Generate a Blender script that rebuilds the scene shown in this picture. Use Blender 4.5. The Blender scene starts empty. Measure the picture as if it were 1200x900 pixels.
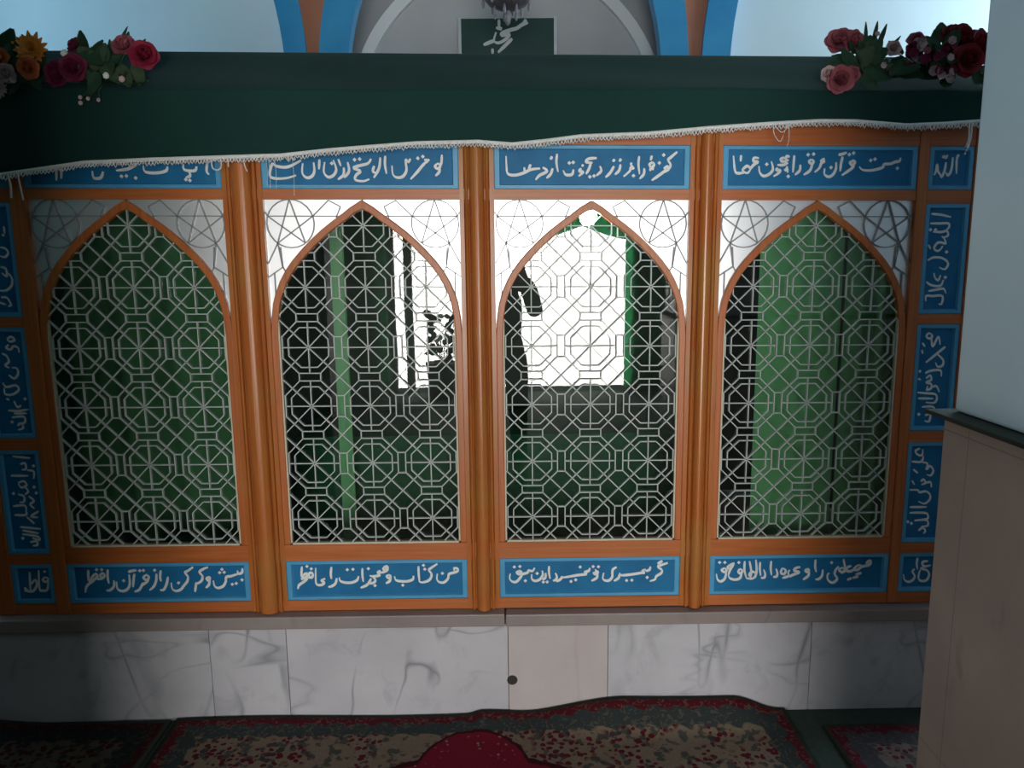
import bpy, math, random
from mathutils import Vector, Matrix
random.seed(7)
SC = bpy.context.scene
COL = SC.collection

# ------------------------------------------------------------------ camera
CAM = Vector((0.083, -2.464, 1.562))
PITCH, ROLL, YAW = 0.1648, -0.0115, 0.0105
cy, sy = math.cos(YAW), math.sin(YAW)
cp, sp = math.cos(PITCH), math.sin(PITCH)
FW = Vector((sy * cp, cy * cp, -sp))
RT = Vector((cy, -sy, 0.0))
UP = RT.cross(FW)
cr, sr = math.cos(ROLL), math.sin(ROLL)
RT, UP = cr * RT + sr * UP, -sr * RT + cr * UP
cd = bpy.data.cameras.new('camera')
cd.sensor_width = 36.0
cd.lens = 27.0
cd.clip_start = 0.05
cam = bpy.data.objects.new('camera', cd)
COL.objects.link(cam)
M = Matrix((RT, UP, -FW)).transposed().to_4x4()
M.translation = CAM
cam.matrix_world = M
SC.camera = cam

# ------------------------------------------------------------------ view, world, light levels
SC.view_settings.view_transform = 'Standard'
SC.view_settings.look = 'None'
SC.view_settings.exposure = 0.0
SC.view_settings.gamma = 1.0
SC.view_settings.use_curve_mapping = False
W = bpy.data.worlds.new('world')
SC.world = W
W.use_nodes = True
W.node_tree.nodes['Background'].inputs[0].default_value = (0.45, 0.6, 0.8, 1)
W.node_tree.nodes['Background'].inputs[1].default_value = 0.3
DOOR_L = 21.0        # daylight through the entrance
WIN_L = 20.0          # daylight through the high side window behind the shrine
BULB_L = 70.0

# ------------------------------------------------------------------ materials
def mat(name):
    m = bpy.data.materials.new(name)
    m.use_nodes = True
    nt = m.node_tree
    b = nt.nodes['Principled BSDF']
    return m, nt, b

def nd(nt, kind, **kw):
    n = nt.nodes.new(kind)
    for k, v in kw.items():
        if k.startswith('i_'):
            n.inputs[int(k[2:]) if k[2:].isdigit() else k[2:].replace('_', ' ')].default_value = v
        else:
            setattr(n, k, v)
    return n

def ramp(nt, src, stops, interp='LINEAR'):
    r = nt.nodes.new('ShaderNodeValToRGB')
    r.color_ramp.interpolation = interp
    el = r.color_ramp.elements
    while len(el) < len(stops):
        el.new(0.5)
    for e, (p, c) in zip(el, stops):
        e.position = p
        e.color = (c[0], c[1], c[2], 1) if not isinstance(c, float) else (c, c, c, 1)
    nt.links.new(src, r.inputs[0])
    return r.outputs[0]

def mixc(nt, fac, a, b, mode='MIX'):
    n = nt.nodes.new('ShaderNodeMix')
    n.data_type = 'RGBA'
    n.blend_type = mode
    for i, v in ((0, fac), (6, a), (7, b)):
        if isinstance(v, (tuple, list)):
            n.inputs[i].default_value = (v[0], v[1], v[2], 1)
        elif isinstance(v, (int, float)):
            n.inputs[i].default_value = v
        else:
            nt.links.new(v, n.inputs[i])
    return n.outputs[2]

def math_(nt, op, a, b=0.0, c=0.0):
    n = nt.nodes.new('ShaderNodeMath')
    n.operation = op
    for i, v in enumerate((a, b, c)):
        if isinstance(v, (int, float)):
            n.inputs[i].default_value = v
        else:
            nt.links.new(v, n.inputs[i])
    return n.outputs[0]

def coords(nt, scale=(1, 1, 1), kind='Object', loc=(0, 0, 0)):
    t = nt.nodes.new('ShaderNodeTexCoord')
    mp = nt.nodes.new('ShaderNodeMapping')
    mp.inputs['Scale'].default_value = scale
    mp.inputs['Location'].default_value = loc
    nt.links.new(t.outputs[kind], mp.inputs[0])
    return mp.outputs[0]

def noise(nt, vec, scale, detail=3.0, rough=0.5, dist=0.0):
    n = nt.nodes.new('ShaderNodeTexNoise')
    n.inputs['Scale'].default_value = scale
    n.inputs['Detail'].default_value = detail
    n.inputs['Roughness'].default_value = rough
    n.inputs['Distortion'].default_value = dist
    nt.links.new(vec, n.inputs['Vector'])
    return n.outputs[0]

def bump(nt, b, h, strength=0.2, dist=0.005):
    n = nt.nodes.new('ShaderNodeBump')
    n.inputs['Strength'].default_value = strength
    n.inputs['Distance'].default_value = dist
    nt.links.new(h, n.inputs['Height'])
    nt.links.new(n.outputs[0], b.inputs['Normal'])

def simple(name, c1, c2=None, scale=6.0, rough=0.5, metal=0.0, bs=0.0, stretch=(1, 1, 1), spec=0.5):
    m, nt, b = mat(name)
    v = coords(nt, stretch)
    f = noise(nt, v, scale)
    col = ramp(nt, f, [(0.3, c1), (0.7, c2 or c1)])
    nt.links.new(col, b.inputs['Base Color'])
    b.inputs['Roughness'].default_value = rough
    b.inputs['Metallic'].default_value = metal
    b.inputs['Specular IOR Level'].default_value = spec
    if bs:
        bump(nt, b, noise(nt, v, scale * 8), bs)
    return m

def wood(name, vertical):
    m, nt, b = mat(name)
    st = (60, 60, 2.0) if vertical else (2.0, 60, 60)
    v = coords(nt, st)
    f = noise(nt, v, 1.4, 4.0, 0.6, 0.3)
    g = noise(nt, coords(nt), 5.0)
    c = ramp(nt, f, [(0.25, (0.36, 0.088, 0.018)), (0.5, (0.47, 0.125, 0.029)), (0.75, (0.56, 0.17, 0.05))])
    c = mixc(nt, ramp(nt, g, [(0.45, 0.0), (0.75, 0.5)]), c, (0.43, 0.155, 0.035))
    nt.links.new(c, b.inputs['Base Color'])
    b.inputs['Roughness'].default_value = 0.36
    bump(nt, b, f, 0.12, 0.002)
    return m

WV = wood('orange_varnished_wood_upright', True)
WH = wood('orange_varnished_wood_lying', False)

def column_wood():
    m, nt, b = mat('ochre_varnished_wood')
    v = coords(nt, (60, 60, 2.2))
    f = noise(nt, v, 1.2, 4.0, 0.6, 0.3)
    g = noise(nt, coords(nt, (1, 1, 1.5)), 3.0)
    c = ramp(nt, f, [(0.25, (0.35, 0.095, 0.018)), (0.7, (0.52, 0.155, 0.036))])
    c = mixc(nt, ramp(nt, g, [(0.46, 0.0), (0.68, 0.65)]), c, (0.41, 0.20, 0.05))
    nt.links.new(c, b.inputs['Base Color'])
    b.inputs['Roughness'].default_value = 0.28
    return m
WC = column_wood()

BLUE_RIM = simple('light_blue_paint', (0.065, 0.31, 0.56), (0.09, 0.37, 0.62), 9, 0.38)
BLUE_FIELD = simple('deep_blue_paint', (0.009, 0.135, 0.31), (0.014, 0.175, 0.38), 12, 0.5, spec=0.25)
WHITE_INK = simple('white_lettering_paint', (0.74, 0.76, 0.75), (0.84, 0.85, 0.84), 30, 0.45)
STEEL = simple('pale_grey_painted_bar', (0.52, 0.56, 0.54), (0.60, 0.64, 0.62), 20, 0.4)
TRACE = simple('dull_grey_tracery_bar', (0.26, 0.27, 0.28), (0.32, 0.33, 0.34), 20, 0.45)
BEAD = simple('pale_cream_bead', (0.55, 0.50, 0.38), (0.62, 0.57, 0.44), 20, 0.5)
FROST = simple('frosted_silver_sheet', (0.86, 0.87, 0.90), (0.92, 0.92, 0.94), 5, 0.36, metal=0.85)
PLASTER = simple('pale_blue_plaster', (0.62, 0.72, 0.76), (0.68, 0.77, 0.80), 2, 0.8, bs=0.05)
GREYPL = simple('grey_plaster', (0.33, 0.34, 0.35), (0.38, 0.39, 0.40), 2, 0.8)
NICHEPL = simple('light_grey_plaster', (0.44, 0.45, 0.46), (0.50, 0.51, 0.52), 2, 0.8)
RIMPL = simple('white_plaster_rim', (0.68, 0.70, 0.70), (0.74, 0.76, 0.76), 4, 0.7)
BLUEPL = simple('blue_wall_paint', (0.03, 0.235, 0.46), (0.045, 0.29, 0.52), 4, 0.35)
ORPL = simple('terracotta_wall_paint', (0.40, 0.15, 0.085), (0.46, 0.18, 0.10), 4, 0.4)
JAMB = simple('pale_gloss_paint', (0.49, 0.64, 0.73), (0.54, 0.69, 0.78), 2.5, 0.45, bs=0.04)
GREENW = simple('dull_green_wall_paint', (0.10, 0.15, 0.11), (0.12, 0.17, 0.13), 2.5, 0.6)
GREYW = simple('grey_wall_paint', (0.26, 0.27, 0.28), (0.30, 0.31, 0.32), 2.5, 0.7)
SILL = simple('black_green_stone', (0.010, 0.016, 0.012), (0.020, 0.028, 0.022), 25, 0.55, spec=0.2)
ROOMW = simple('buff_wall_paint', (0.30, 0.30, 0.29), (0.35, 0.35, 0.34), 2, 0.8)
CEIL = simple('white_ceiling_paint', (0.6, 0.62, 0.63), (0.66, 0.67, 0.68), 2, 0.9)

def stone_dado():
    m, nt, b = mat('buff_stone_dado')
    v = coords(nt)
    c = ramp(nt, noise(nt, v, 5, 5), [(0.3, (0.22, 0.175, 0.155)), (0.6, (0.27, 0.215, 0.185)), (0.8, (0.31, 0.25, 0.215))])
    s = noise(nt, coords(nt, (1, 1, 0.5)), 14, 3)
    c = mixc(nt, ramp(nt, s, [(0.66, 0.0), (0.74, 0.5)]), c, (0.13, 0.10, 0.085))
    br = nt.nodes.new('ShaderNodeTexBrick')
    sx = nt.nodes.new('ShaderNodeSeparateXYZ'); cb = nt.nodes.new('ShaderNodeCombineXYZ')
    nt.links.new(coords(nt, (1, 1, 1), loc=(0, 0.02, 0.0)), sx.inputs[0])
    nt.links.new(sx.outputs[1], cb.inputs[0]); nt.links.new(sx.outputs[2], cb.inputs[1])
    nt.links.new(cb.outputs[0], br.inputs['Vector'])
    br.inputs['Scale'].default_value = 1.0
    br.inputs['Mortar Size'].default_value = 0.0012
    br.inputs['Brick Width'].default_value = 0.23
    br.inputs['Row Height'].default_value = 0.62
    br.offset = 0.0
    c = mixc(nt, math_(nt, 'MULTIPLY', br.outputs['Fac'], 0.6), c, (0.09, 0.07, 0.06))
    nt.links.new(c, b.inputs['Base Color'])
    b.inputs['Roughness'].default_value = 0.45
    return m
DADO = stone_dado()

def marble(name, base, warm, seed, vein=(0.16, 0.17, 0.20), amt=1.0):
    m, nt, b = mat(name)
    v = coords(nt, (1, 1, 1), loc=(seed * 3.1, 0, seed * 1.7))
    c = ramp(nt, noise(nt, v, 3.0, 5, 0.6), [(0.3, base), (0.7, warm)])
    vv = coords(nt, (1.5, 1, 0.55), loc=(seed * 2.3, 0, seed * 0.9))
    brk = ramp(nt, noise(nt, v, 2.6, 2), [(0.42, 0.0), (0.60, 1.0)])
    n1 = math_(nt, 'ABSOLUTE', math_(nt, 'SUBTRACT', noise(nt, vv, 1.9, 3.0, 0.45, 0.6), 0.5))
    n2 = math_(nt, 'ABSOLUTE', math_(nt, 'SUBTRACT', noise(nt, coords(nt, (0.5, 1, 1.2), loc=(seed, 3, seed * 4)), 2.4, 3.0, 0.5, 0.5), 0.5))
    f1 = ramp(nt, n1, [(0.0, 1.0), (0.006, 0.55), (0.02, 0.0)])
    f2 = ramp(nt, n2, [(0.0, 0.8), (0.004, 0.4), (0.016, 0.0)])
    f = math_(nt, 'MULTIPLY', math_(nt, 'MAXIMUM', f1, f2), brk)
    c = mixc(nt, math_(nt, 'MULTIPLY', f, 0.8 * amt), c, vein)
    cl = ramp(nt, noise(nt, v, 7.0, 4, 0.65, 0.6), [(0.56, 0.0), (0.72, 0.45)])
    c = mixc(nt, math_(nt, 'MULTIPLY', cl, amt), c, (0.28, 0.29, 0.33))
    nt.links.new(c, b.inputs['Base Color'])
    b.inputs['Roughness'].default_value = 0.35
    return m
MARBLES = [marble('grey_white_marble_%s' % k, (0.47, 0.46, 0.50), (0.58, 0.57, 0.61), i * 1.37 + 0.4) for i, k in enumerate('abcd')]
MARBLE_WARM = marble('warm_white_marble', (0.49, 0.43, 0.43), (0.57, 0.51, 0.51), 5.2, (0.35, 0.27, 0.24), 0.35)
MARBLE_LEDGE = marble('grey_stone_ledge', (0.245, 0.20, 0.19), (0.31, 0.26, 0.245), 7.7, (0.12, 0.11, 0.11), 0.6)

def glass():
    m = bpy.data.materials.new('clear_pane_glass')
    m.use_nodes = True
    nt = m.node_tree
    nt.nodes.clear()
    o = nt.nodes.new('ShaderNodeOutputMaterial')
    mx = nt.nodes.new('ShaderNodeMixShader')
    tr = nt.nodes.new('ShaderNodeBsdfTransparent')
    tr.inputs[0].default_value = (0.90, 0.94, 0.92, 1)
    gl = nt.nodes.new('ShaderNodeBsdfGlossy')
    gl.inputs['Roughness'].default_value = 0.01
    fr = nt.nodes.new('ShaderNodeFresnel')
    fr.inputs[0].default_value = 1.5
    f = math_(nt, 'MULTIPLY', fr.outputs[0], 1.9)      # two faces of a pane
    v = coords(nt)
    bn = nt.nodes.new('ShaderNodeBump')
    bn.inputs['Strength'].default_value = 0.02
    bn.inputs['Distance'].default_value = 0.01
    nt.links.new(noise(nt, v, 3.0, 1.0), bn.inputs['Height'])
    nt.links.new(bn.outputs[0], gl.inputs['Normal'])
    nt.links.new(f, mx.inputs[0])
    nt.links.new(tr.outputs[0], mx.inputs[1])
    nt.links.new(gl.outputs[0], mx.inputs[2])
    nt.links.new(mx.outputs[0], o.inputs[0])
    return m
GLASS = glass()

def fabric(name, c1, c2, rough=0.9, trans=0.0):
    m, nt, b = mat(name)
    v = coords(nt)
    f = noise(nt, v, 3.0, 4)
    w = noise(nt, v, 420.0, 1)
    c = mixc(nt, 0.25, ramp(nt, f, [(0.3, c1), (0.7, c2)]), ramp(nt, w, [(0.35, c1), (0.65, c2)]))
    nt.links.new(c, b.inputs['Base Color'])
    b.inputs['Roughness'].default_value = rough
    b.inputs['Specular IOR Level'].default_value = 0.10
    b.inputs['Sheen Weight'].default_value = 0.03
    if trans:
        t = nt.nodes.new('ShaderNodeBsdfTranslucent')
        nt.links.new(c, t.inputs[0])
        mx = nt.nodes.new('ShaderNodeMixShader')
        mx.inputs[0].default_value = trans
        nt.links.new(b.outputs[0], mx.inputs[1])
        nt.links.new(t.outputs[0], mx.inputs[2])
        nt.links.new(mx.outputs[0], nt.nodes['Material Output'].inputs[0])
    return m
CLOTH = fabric('dark_green_cloth', (0.010, 0.036, 0.031), (0.013, 0.046, 0.039))
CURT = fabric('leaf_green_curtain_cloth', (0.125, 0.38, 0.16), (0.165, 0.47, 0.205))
CURTD = fabric('dimmed_leaf_green_curtain_cloth', (0.065, 0.20, 0.085), (0.09, 0.26, 0.115))  # same curtain cloth, dimmed in colour for the darker left bay
CURT2 = fabric('sheer_green_curtain_cloth', (0.16, 0.60, 0.34), (0.22, 0.66, 0.40), trans=0.7)
TOMBC = fabric('deep_green_tomb_cloth', (0.012, 0.075, 0.035), (0.02, 0.10, 0.05))
DARKIN = simple('shade_dark_interior', (0.035, 0.05, 0.04), (0.05, 0.065, 0.055), 6, 0.7)
FRINGE = simple('white_cotton_fringe', (0.72, 0.70, 0.68), (0.80, 0.78, 0.76), 60, 0.9)
THREAD = simple('white_thread', (0.7, 0.68, 0.66), (0.78, 0.76, 0.74), 60, 0.9)
GREENCARPET = simple('dark_green_floor_carpet', (0.022, 0.040, 0.030), (0.035, 0.055, 0.042), 40, 0.95, bs=0.2)

def emis(name, c, s):
    m = bpy.data.materials.new(name)
    m.use_nodes = True
    nt = m.node_tree
    nt.nodes.clear()
    o = nt.nodes.new('ShaderNodeOutputMaterial')
    e = nt.nodes.new('ShaderNodeEmission')
    e.inputs[0].default_value = (*c, 1)
    e.inputs[1].default_value = s
    nt.links.new(e.outputs[0], o.inputs[0])
    return m
DAYLIGHT = emis('daylight_pane', (1.0, 0.97, 0.93), DOOR_L)
SKYPANE = emis('skylight_pane', (0.68, 0.88, 1.0), WIN_L)
FILLPANE = emis('blue_fill_pane', (0.42, 0.76, 1.0), 6.0)  # fill glow of the added left window
BULBM = emis('lit_bulb_glass', (0.88, 1.0, 0.9), BULB_L)

def carpet(name, hx, y0, y1, field, motif, band, red, med=None):
    """hx half width, y0..y1 the ends, all in the carpet's own metres"""
    m, nt, b = mat(name)
    t = nt.nodes.new('ShaderNodeTexCoord')
    nz = nt.nodes.new('ShaderNodeTexNoise')
    nz.inputs['Scale'].default_value = 26.0
    nt.links.new(t.outputs['Object'], nz.inputs['Vector'])
    wob = nt.nodes.new('ShaderNodeVectorMath'); wob.operation = 'MULTIPLY_ADD'
    nt.links.new(nz.outputs['Color'], wob.inputs[0])
    wob.inputs[1].default_value = (0.022, 0.022, 0)
    nt.links.new(t.outputs['Object'], wob.inputs[2])
    s = nt.nodes.new('ShaderNodeSeparateXYZ')
    nt.links.new(wob.outputs[0], s.inputs[0])
    x = math_(nt, 'SUBTRACT', s.outputs[0], 0.011)
    y = math_(nt, 'SUBTRACT', s.outputs[1], 0.011)
    ax = math_(nt, 'ABSOLUTE', x)
    dx = math_(nt, 'SUBTRACT', hx, ax)
    dy = math_(nt, 'MINIMUM', math_(nt, 'SUBTRACT', y1, y), math_(nt, 'SUBTRACT', y, y0))
    d = math_(nt, 'MINIMUM', dx, dy)
    # scalloped band edges
    sc = math_(nt, 'MULTIPLY', math_(nt, 'ABSOLUTE', math_(nt, 'SINE', math_(nt, 'MULTIPLY', math_(nt, 'ADD', x, y), 38.0))), 0.018)
    ds = math_(nt, 'ADD', d, sc)
    vo = nt.nodes.new('ShaderNodeTexVoronoi')
    vo.inputs['Scale'].default_value = 15.0
    nt.links.new(wob.outputs[0], vo.inputs['Vector'])
    vd = vo.outputs['Distance']
    v2 = nt.nodes.new('ShaderNodeTexVoronoi')
    v2.inputs['Scale'].default_value = 46.0
    nt.links.new(wob.outputs[0], v2.inputs['Vector'])
    cl = noise(nt, t.outputs['Object'], 5.5, 2)
    petal = ramp(nt, v2.outputs['Distance'], [(0.40, 1.0), (0.48, 0.0)])
    cluster = ramp(nt, cl, [(0.46, 0.0), (0.52, 1.0)])
    fl = math_(nt, 'MULTIPLY', petal, cluster)
    cf = mixc(nt, ramp(nt, noise(nt, t.outputs['Object'], 60, 2), [(0.35, 0.0), (0.75, 0.35)]), field, motif)
    cf = mixc(nt, ramp(nt, vd, [(0.16, 0.85), (0.24, 0.0)]), cf, band)
    cf = mixc(nt, fl, cf, red)
    lead = math_(nt, 'MULTIPLY', ramp(nt, noise(nt, t.outputs['Object'], 30, 3), [(0.56, 0.0), (0.6, 1.0)]), 0.8)
    cf = mixc(nt, lead, cf, band)
    # guard band in slate with pale scrolls, outer band in red with pale leaves
    scroll = ramp(nt, noise(nt, t.outputs['Object'], 48, 2, 0.5, 1.5), [(0.56, 0.0), (0.60, 1.0)])
    cb_ = mixc(nt, math_(nt, 'MULTIPLY', scroll, 0.35), band, field)
    co = mixc(nt, math_(nt, 'MULTIPLY', scroll, 0.45), red, field)
    c = mixc(nt, ramp(nt, ds, [(0.0, 0.0), (0.118, 0.0), (0.122, 1.0)]), cb_, cf)
    c = mixc(nt, ramp(nt, ds, [(0.0, 1.0), (0.056, 1.0), (0.060, 0.0)]), c, co)
    if med:
        def ell(cx_, cy_, rx, ry):
            ex = math_(nt, 'DIVIDE', math_(nt, 'SUBTRACT', x, cx_), rx)
            ey = math_(nt, 'DIVIDE', math_(nt, 'SUBTRACT', y, cy_), ry)
            return math_(nt, 'SQRT', math_(nt, 'ADD', math_(nt, 'MULTIPLY', ex, ex), math_(nt, 'MULTIPLY', ey, ey)))
        mc = med[-1]
        r = math_(nt, 'MINIMUM', ell(*med[0]), ell(*med[1]))
        mm = mixc(nt, math_(nt, 'MULTIPLY', ramp(nt, v2.outputs['Distance'], [(0.16, 1.0), (0.24, 0.0)]), cluster), mc, motif)
        c = mixc(nt, ramp(nt, r, [(0.955, 1.0), (0.965, 0.0)]), c, (red[0] * 0.45, red[1] * 0.6, red[2] * 0.6))
        c = mixc(nt, ramp(nt, r, [(0.90, 1.0), (0.91, 0.0)]), c, mm)
    c = mixc(nt, ramp(nt, d, [(0.0, 1.0), (0.014, 1.0), (0.016, 0.0)]), c, (0.035, 0.04, 0.03))
    nt.links.new(c, b.inputs['Base Color'])
    b.inputs['Roughness'].default_value = 0.95
    b.inputs['Specular IOR Level'].default_value = 0.1
    bump(nt, b, noise(nt, t.outputs['Object'], 350, 1), 0.35, 0.004)
    return m

# ------------------------------------------------------------------ mesh helpers
class MB:
    def __init__(self):
        self.v, self.f, self.mi = [], [], []
    def add(self, vs, fs, mi=0):
        o = len(self.v)
        self.v += [tuple(p) for p in vs]
        for f in fs:
            self.f.append(tuple(i + o for i in f)); self.mi.append(mi)
        return self
    def box(self, x0, x1, y0, y1, z0, z1, mi=0):
        return self.add([(x0, y0, z0), (x1, y0, z0), (x1, y1, z0), (x0, y1, z0), (x0, y0, z1), (x1, y0, z1), (x1, y1, z1), (x0, y1, z1)],
                        [(0, 3, 2, 1), (4, 5, 6, 7), (0, 1, 5, 4), (1, 2, 6, 5), (2, 3, 7, 6), (3, 0, 4, 7)], mi)
    def prism(self, poly, y0, y1, mi=0):
        """poly in x,z counter-clockwise seen from the front (-y)"""
        n = len(poly)
        vs = [(x, y0, z) for x, z in poly] + [(x, y1, z) for x, z in poly]
        fs = [tuple(range(n)), tuple(range(2 * n - 1, n - 1, -1))]
        fs += [(i, i + n, (i + 1) % n + n, (i + 1) % n) for i in range(n)]
        return self.add(vs, fs, mi)
    def strip(self, A, B, y0, y1, mi=0):
        """band between two x,z polylines of one length, given a thickness"""
        n = len(A)
        vs = [(x, y0, z) for x, z in A] + [(x, y0, z) for x, z in B] + [(x, y1, z) for x, z in A] + [(x, y1, z) for x, z in B]
        fs = []
        for i in range(n - 1):
            fs += [(i, i + 1, n + i + 1, n + i), (2 * n + i, 3 * n + i, 3 * n + i + 1, 2 * n + i + 1),
                   (i, 2 * n + i, 2 * n + i + 1, i + 1), (n + i, n + i + 1, 3 * n + i + 1, 3 * n + i)]
        fs += [(0, n, 3 * n, 2 * n), (n - 1, 3 * n - 1, 4 * n - 1, 2 * n - 1)]
        return self.add(vs, fs, mi)
    def bar(self, p, q, w, y0, y1, mi=0):
        """straight flat bar between x,z points, w wide, from y0 to y1 deep"""
        dx, dz = q[0] - p[0], q[1] - p[1]
        L = math.hypot(dx, dz)
        if L < 1e-5:
            return self
        nx, nz = -dz / L * w / 2, dx / L * w / 2
        return self.prism([(p[0] - nx, p[1] - nz), (q[0] - nx, q[1] - nz), (q[0] + nx, q[1] + nz), (p[0] + nx, p[1] + nz)], y0, y1, mi)
    def tube(self, pts, r, k=6, mi=0, cap=True):
        pts = [Vector(p) for p in pts]
        n = len(pts)
        rs = r if isinstance(r, (list, tuple)) else [r] * n
        base = len(self.v)
        up = Vector((0, 0, 1))
        for i, p in enumerate(pts):
            t = (pts[min(i + 1, n - 1)] - pts[max(i - 1, 0)])
            t = t.normalized() if t.length > 1e-9 else Vector((0, 0, 1))
            a = t.cross(up if abs(t.z) < 0.95 else Vector((1, 0, 0))).normalized()
            c = t.cross(a)
            for j in range(k):
                w = 2 * math.pi * j / k
                self.v.append(tuple(p + (a * math.cos(w) + c * math.sin(w)) * rs[i]))
        for i in range(n - 1):
            for j in range(k):
                self.f.append((base + i * k + j, base + i * k + (j + 1) % k, base + (i + 1) * k + (j + 1) % k, base + (i + 1) * k + j)); self.mi.append(mi)
        if cap:
            self.f.append(tuple(base + j for j in range(k))[::-1]); self.mi.append(mi)
            self.f.append(tuple(base + (n - 1) * k + j for j in range(k))); self.mi.append(mi)
        return self
    def lathe(self, prof, c=(0, 0, 0), k=16, mi=0):
        base = len(self.v)
        for r, z in prof:
            for j in range(k):
                w = 2 * math.pi * j / k
                self.v.append((c[0] + r * math.cos(w), c[1] + r * math.sin(w), c[2] + z))
        for i in range(len(prof) - 1):
            for j in range(k):
                self.f.append((base + i * k + j, base + i * k + (j + 1) % k, base + (i + 1) * k + (j + 1) % k, base + (i + 1) * k + j)); self.mi.append(mi)
        return self
    def warp(self, fn):
        self.v = [fn(*p) for p in self.v]
        return self
    def build(self, name, mats, parent=None, smooth=False, bevel=0.0):
        me = bpy.data.meshes.new(name)
        me.from_pydata(self.v, [], self.f)
        for m in (mats if isinstance(mats, (list, tuple)) else [mats]):
            me.materials.append(m)
        me.polygons.foreach_set('material_index', self.mi)
        me.polygons.foreach_set('use_smooth', [smooth] * len(self.f))
        me.update()
        o = bpy.data.objects.new(name, me)
        COL.objects.link(o)
        if parent:
            o.parent = parent
        if bevel:
            b = o.modifiers.new('soft_edges', 'BEVEL')
            b.width = bevel; b.segments = 2; b.limit_method = 'ANGLE'
        return o

def thing(name, label, cat, loc=(0, 0, 0), group=None):
    o = bpy.data.objects.new(name, None)
    o.empty_display_size = 0.1
    COL.objects.link(o)
    o.location = loc
    return tag(o, label, cat, group)

def tag(o, label, cat, group=None):
    o['label'] = label
    o['category'] = cat
    if group:
        o['group'] = group
    return o

def struct(o):
    o['kind'] = 'structure'
    return o

def smooth_line(pts, n=5):
    if len(pts) < 3:
        a, b = pts[0], pts[-1]
        return [(a[0] + (b[0] - a[0]) * i / n, a[1] + (b[1] - a[1]) * i / n) for i in range(n + 1)]
    P = [pts[0]] + list(pts) + [pts[-1]]
    out = []
    for i in range(1, len(P) - 2):
        p0, p1, p2, p3 = P[i - 1], P[i], P[i + 1], P[i + 2]
        for k in range(n):
            t = k / n
            out.append(tuple(0.5 * (2 * b + (c - a) * t + (2 * a - 5 * b + 4 * c - d) * t * t + (3 * b - a - 3 * c + d) * t ** 3)
                             for a, b, c, d in zip(p0, p1, p2, p3)))
    out.append(pts[-1])
    return out

def lettering(strokes, cx, cz, y0, y1, w, dot=0.0062, sx=1.0, sz=1.0):
    """brush strokes in millimetres about (cx, cz) as slightly raised paint"""
    mb = MB()
    for si, s in enumerate(strokes.split('|')):
        a = [int(t) / 1000 for t in s.split()]
        a[1::2] = [z * sz for z in a[1::2]]
        a[0::2] = [z * sx for z in a[0::2]]
        pts = [(cx + a[i], cz + a[i + 1]) for i in range(0, len(a), 2)]
        if len(pts) == 1:
            x, z = pts[0]
            d = dot
            mb.prism([(x - d, z), (x, z - d), (x + d, z), (x, z + d)], y0, y1)
            continue
        P = smooth_line(pts, 5)
        n = len(P)
        A, B = [], []
        for i, p in enumerate(P):
            q0, q1 = P[max(i - 1, 0)], P[min(i + 1, n - 1)]
            dx, dz = q1[0] - q0[0], q1[1] - q0[1]
            L = math.hypot(dx, dz) or 1e-9
            t = i / (n - 1)
            nib = 0.70 + 0.46 * abs(dx * 0.80 + dz * 0.35) / L
            r = w * nib * (0.55 + 0.45 * min(1.0, 4.0 * t + 0.25, 3.2 * (1 - t)))
            A.append((p[0] + dz / L * r, p[1] - dx / L * r))
            B.append((p[0] - dz / L * r, p[1] + dx / L * r))
        k0 = len(mb.v)
        mb.strip(A, B, y0, y1)
        for q in range(2 * n):                             # later parts of a stroke lie over earlier ones
            v_ = mb.v[k0 + q]
            mb.v[k0 + q] = (v_[0], v_[1] - 0.00002 * (q % n) - 0.0001 * (si % 5), v_[2])
    return mb


# ------------------------------------------------------------------ the room
struct(MB().box(-3.4, 4.6, -6.6, 3.4, -0.1, 0.0).build('floor', GREENCARPET))
struct(MB().box(-3.4, 4.6, -6.6, 3.4, 4.2, 4.3).build('ceiling', CEIL))
struct(MB().box(-3.4, -3.2, -6.6, 1.0, 0, 4.2).box(-3.4, -3.2, 2.0, 3.4, 0, 4.2).box(-3.4, -3.2, 1.0, 2.0, 0, 2.5).box(-3.4, -3.2, 1.0, 2.0, 3.7, 4.2).build('wall_left', ROOMW))
w2 = struct(MB().box(-3.28, -3.24, 1.0, 1.06, 2.5, 3.7).box(-3.28, -3.24, 1.94, 2.0, 2.5, 3.7).box(-3.28, -3.24, 1.0, 2.0, 2.5, 2.56).box(-3.28, -3.24, 1.0, 2.0, 3.64, 3.7).build('fill_window', RIMPL))  # unseen window, added to brighten the left of the back wall
MB().add([(-3.3, 1.0, 2.5), (-3.3, 2.0, 2.5), (-3.3, 2.0, 3.7), (-3.3, 1.0, 3.7)], [(0, 1, 2, 3)]).build('pane', FILLPANE, w2)
# right side: outer wall with a high window behind the shrine
wr = MB()
WY0, WY1, WZ0, WZ1 = 0.7, 2.2, 2.4, 3.9
wr.box(4.4, 4.6, -6.6, WY0, 0, 4.2); wr.box(4.4, 4.6, WY1, 3.4, 0, 4.2); wr.box(4.4, 4.6, WY0, WY1, 0, WZ0); wr.box(4.4, 4.6, WY0, WY1, WZ1, 4.2)
struct(wr.build('wall_right', ROOMW))
w1 = MB()
for y in (WY0, (WY0 + WY1) / 2 - 0.03, WY1 - 0.06):
    w1.box(4.43, 4.48, y, y + 0.06, WZ0, WZ1)
for z in (WZ0, WZ1 - 0.06):
    w1.box(4.43, 4.48, WY0, WY1, z, z + 0.06)
w1 = struct(w1.build('window_1', RIMPL))
MB().add([(4.5, WY0, WZ0), (4.5, WY1, WZ0), (4.5, WY1, WZ1), (4.5, WY0, WZ1)], [(0, 3, 2, 1)]).build('pane', SKYPANE, w1)
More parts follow.
